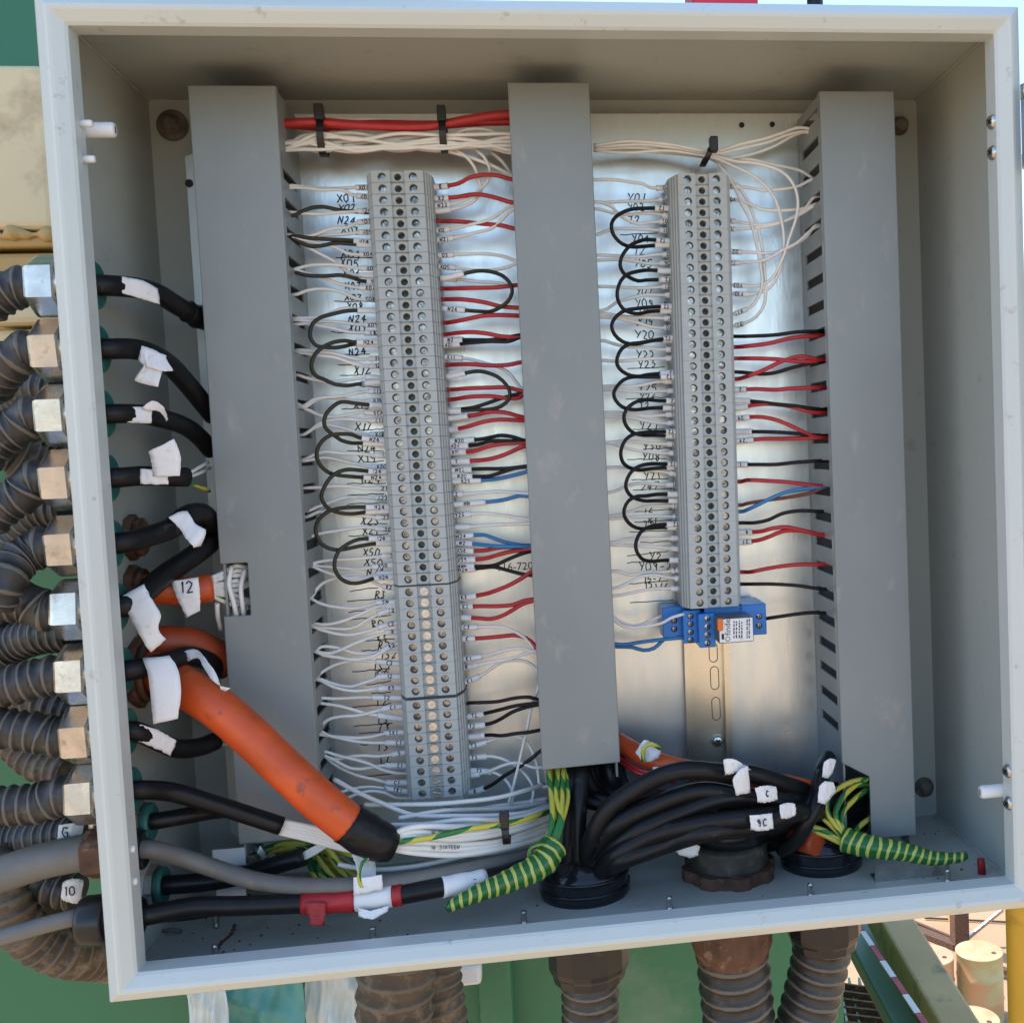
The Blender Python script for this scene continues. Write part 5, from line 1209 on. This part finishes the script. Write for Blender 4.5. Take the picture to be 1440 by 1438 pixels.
sheet(432, 506, 1372, 1520, .38, m_clear, 'white crumpled cloth beside the wide brown hose', .012, 'cloth', seed=9)
a, b = P(645, 1385, .39), P(676, 1352, .39); bevel(MB().box((a.x, .385, a.z), (b.x, .435, b.z)).build('connector_housing', m_nylon, None), .004)
tag(bpy.data.objects['connector_housing'], 'pale plastic connector housing on the green machine body', 'connector')
# things standing on top of the box, only their feet in view
p = P(1010, 3, .12); tag(bevel(MB().box((p.x - .022, .10, .601), (p.x + .026, .14, .66)).build('red_beacon_base', mat('red_plastic', (.7, .02, .05), .35), None), .003), 'red plastic beacon base standing on top of the box', 'beacon')
p = P(1146, 3, .12); tag(MB().lathe([(.014, 0), (.013, .004), (.006, .008), (.006, .05)], (p.x, .12, .6005), (0, 0, 1), 20).build('black_knob', m_blkpl, None, True), 'black flanged knob standing on top of the box', 'knob')
# ================================================================== walkway and yard seen under the right corner
def beam(pa, pb, w_, h_, name, m, parent=None, upv=Vector((0, 0, 1))):
    d_ = (pb - pa).normalized(); s_ = d_.cross(upv).normalized(); u_ = s_.cross(d_)
    vs_ = [q + s_ * a * w_ / 2 + u_ * b * h_ / 2 for q in (pa, pb) for a, b in ((-1, -1), (1, -1), (1, 1), (-1, 1))]
    return bevel(MB().add(vs_, [(0, 1, 2, 3), (7, 6, 5, 4), (0, 4, 5, 1), (1, 5, 6, 2), (2, 6, 7, 3), (3, 7, 4, 0)]).build(name, m, parent), w_ * .08)
D = lambda px, py, dist: CAM + ray(px, py).normalized() * dist
o = beam(D(1232, 1262, 1.9), D(1372, 1500, 1.55), .052, .05, 'walkway_beam', m_ochre2); tag(o, 'worn ochre walkway beam slanting under the box corner', 'beam')
o = beam(D(1198, 1300, 1.95), D(1320, 1520, 1.6), .05, .03, 'green_channel', m_green); tag(o, 'green steel channel running along the ochre beam', 'channel')
pa, pb = D(1200, 1290, 1.84), D(1330, 1482, 1.5)
tp_ = empty('barrier_tape', pb); tag(tp_, 'red and white barrier tape stretched along the walkway beam', 'barrier tape')
m_white = mat('white_tape_print', (.75, .72, .66), .5)
for k in range(8): beam(pa.lerp(pb, k / 8), pa.lerp(pb, (k + 1) / 8 - .0005), .009, .002, 'tape_band', m_redtape if k % 2 == 0 else m_white, tp_)
o = MB(); pa, pb = D(1432, 1250, 1.25), D(1432, 1560, 1.1); pb.x = pa.x; pb.y = pa.y; pb.z = pa.z - .6
tag(MB().tube([pa + Vector((0, 0, .02)), (pa + pb) / 2, pb], .0135, 20).build('handrail_post', m_yel, None, True), 'yellow painted handrail post at the corner of the walkway', 'post')
gr = empty('walkway_grating', D(1200, 1430, 2.2)); tag(gr, 'rusty steel bar grating of the walkway beneath the hoses', 'grating')
for k in range(9):
    y_ = 1392 + k * 11
    beam(D(1165, y_ - 6, 2.3 - .03 * k), D(1262 + 6 * k, y_ + 8, 2.2 - .03 * k), .006, .02, 'grating_bar', m_rust, gr)
for k in range(6): beam(D(1180 + 14 * k, 1378, 2.32), D(1200 + 20 * k, 1490, 2.0), .004, .012, 'cross_rod', m_green, gr)
tag(beam(D(1172, 1425, 2.6), D(1196, 1470, 2.55), .05, .02, 'yellow_bracket', m_yel), 'yellow bracket below the walkway grating', 'bracket')
# yard: barrels and steel frame
m_bar = mat('faded_green_barrel', (.44, .44, .22), .5, 0, .2, 3, dirt=((.55, .28, .13), .75, 3)); m_bar2 = mat('faded_orange_barrel', (.62, .36, .20), .6, 0, .2, 3, dirt=((.45, .28, .16), .3, 4))
def barrel(px, py, m, lab):
    c = PZ(px, py, GZ + .88); c.z = GZ; r = .29; b = empty('oil_barrel', c); tag(b, lab, 'barrel', 'oil barrels in the yard')
    MB().lathe([(r, 0), (r, .02)] + [q for h in (.29, .58) for q in ((r, h - .02), (r * 1.035, h), (r, h + .02))] + [(r, .86), (r * 1.03, .87), (r * 1.03, .88), (r * .98, .88)], c, (0, 0, 1), 36).build('drum', m, b, True)
    MB().lathe([(r * .97, 0), (.001, .002)], c + Vector((0, 0, .868)), (0, 0, 1), 36).build('lid', m_bar2, b)
    MB().lathe([(.03, 0), (.03, .015), (.001, .016)], c + Vector((.15, -.1, .87)), (0, 0, 1), 12).build('bung', m_rust, b)
barrel(1377, 1336, m_bar, 'faded green oil barrel beside the steel post in the sunny yard'); barrel(1308, 1342, m_bar2, 'faded orange oil barrel next to the green one in the yard')
barrel(1368, 1432, m_bar, 'green barrel top with a dark lid, in front of the standing pair')
fr = empty('steel_frame', PZ(1350, 1330, GZ)); tag(fr, 'dark steel post frame with diagonal braces standing in the yard', 'frame')
q0 = PZ(1350, 1333, GZ); beam(q0, q0 + Vector((0, 0, 2.2)), .22, .22, 'post', m_rust, fr, Vector((0, 1, 0)))
def gp(px, py, z): return PZ(px, py, GZ + z)
beam(gp(1247, 1291, .05), gp(1346, 1330, .05), .16, .1, 'dark_ground_bar', m_rust, fr); beam(gp(1280, 1294, .06), gp(1338, 1318, .06), .05, .05, 'brace', m_rust, fr); beam(gp(1330, 1275, .3), gp(1344, 1312, .05), .05, .05, 'brace', m_yel, fr)  # first beam: dark diagonal bar low on the ground, ending at the post
beam(gp(1410, 1278, .5), gp(1356, 1322, .1), .05, .05, 'brace', m_steel, fr); beam(gp(1300, 1290, .03), gp(1440, 1297, .03), .025, .025, 'brace', m_rust, fr)
tag(beam(gp(1404, 1362, .1), gp(1430, 1370, .1), .1, .08, 'timber_block', m_rust), 'dark block lying on the sand beside the green barrel', 'block')
p = gp(1355, 1420, 0); tag(bevel(MB().box((p.x - .35, p.y - .1, GZ), (p.x - .12, p.y + .1, GZ + .35)).build('crate', m_gcab), .01), 'small grey crate beside the barrels in the yard', 'crate')
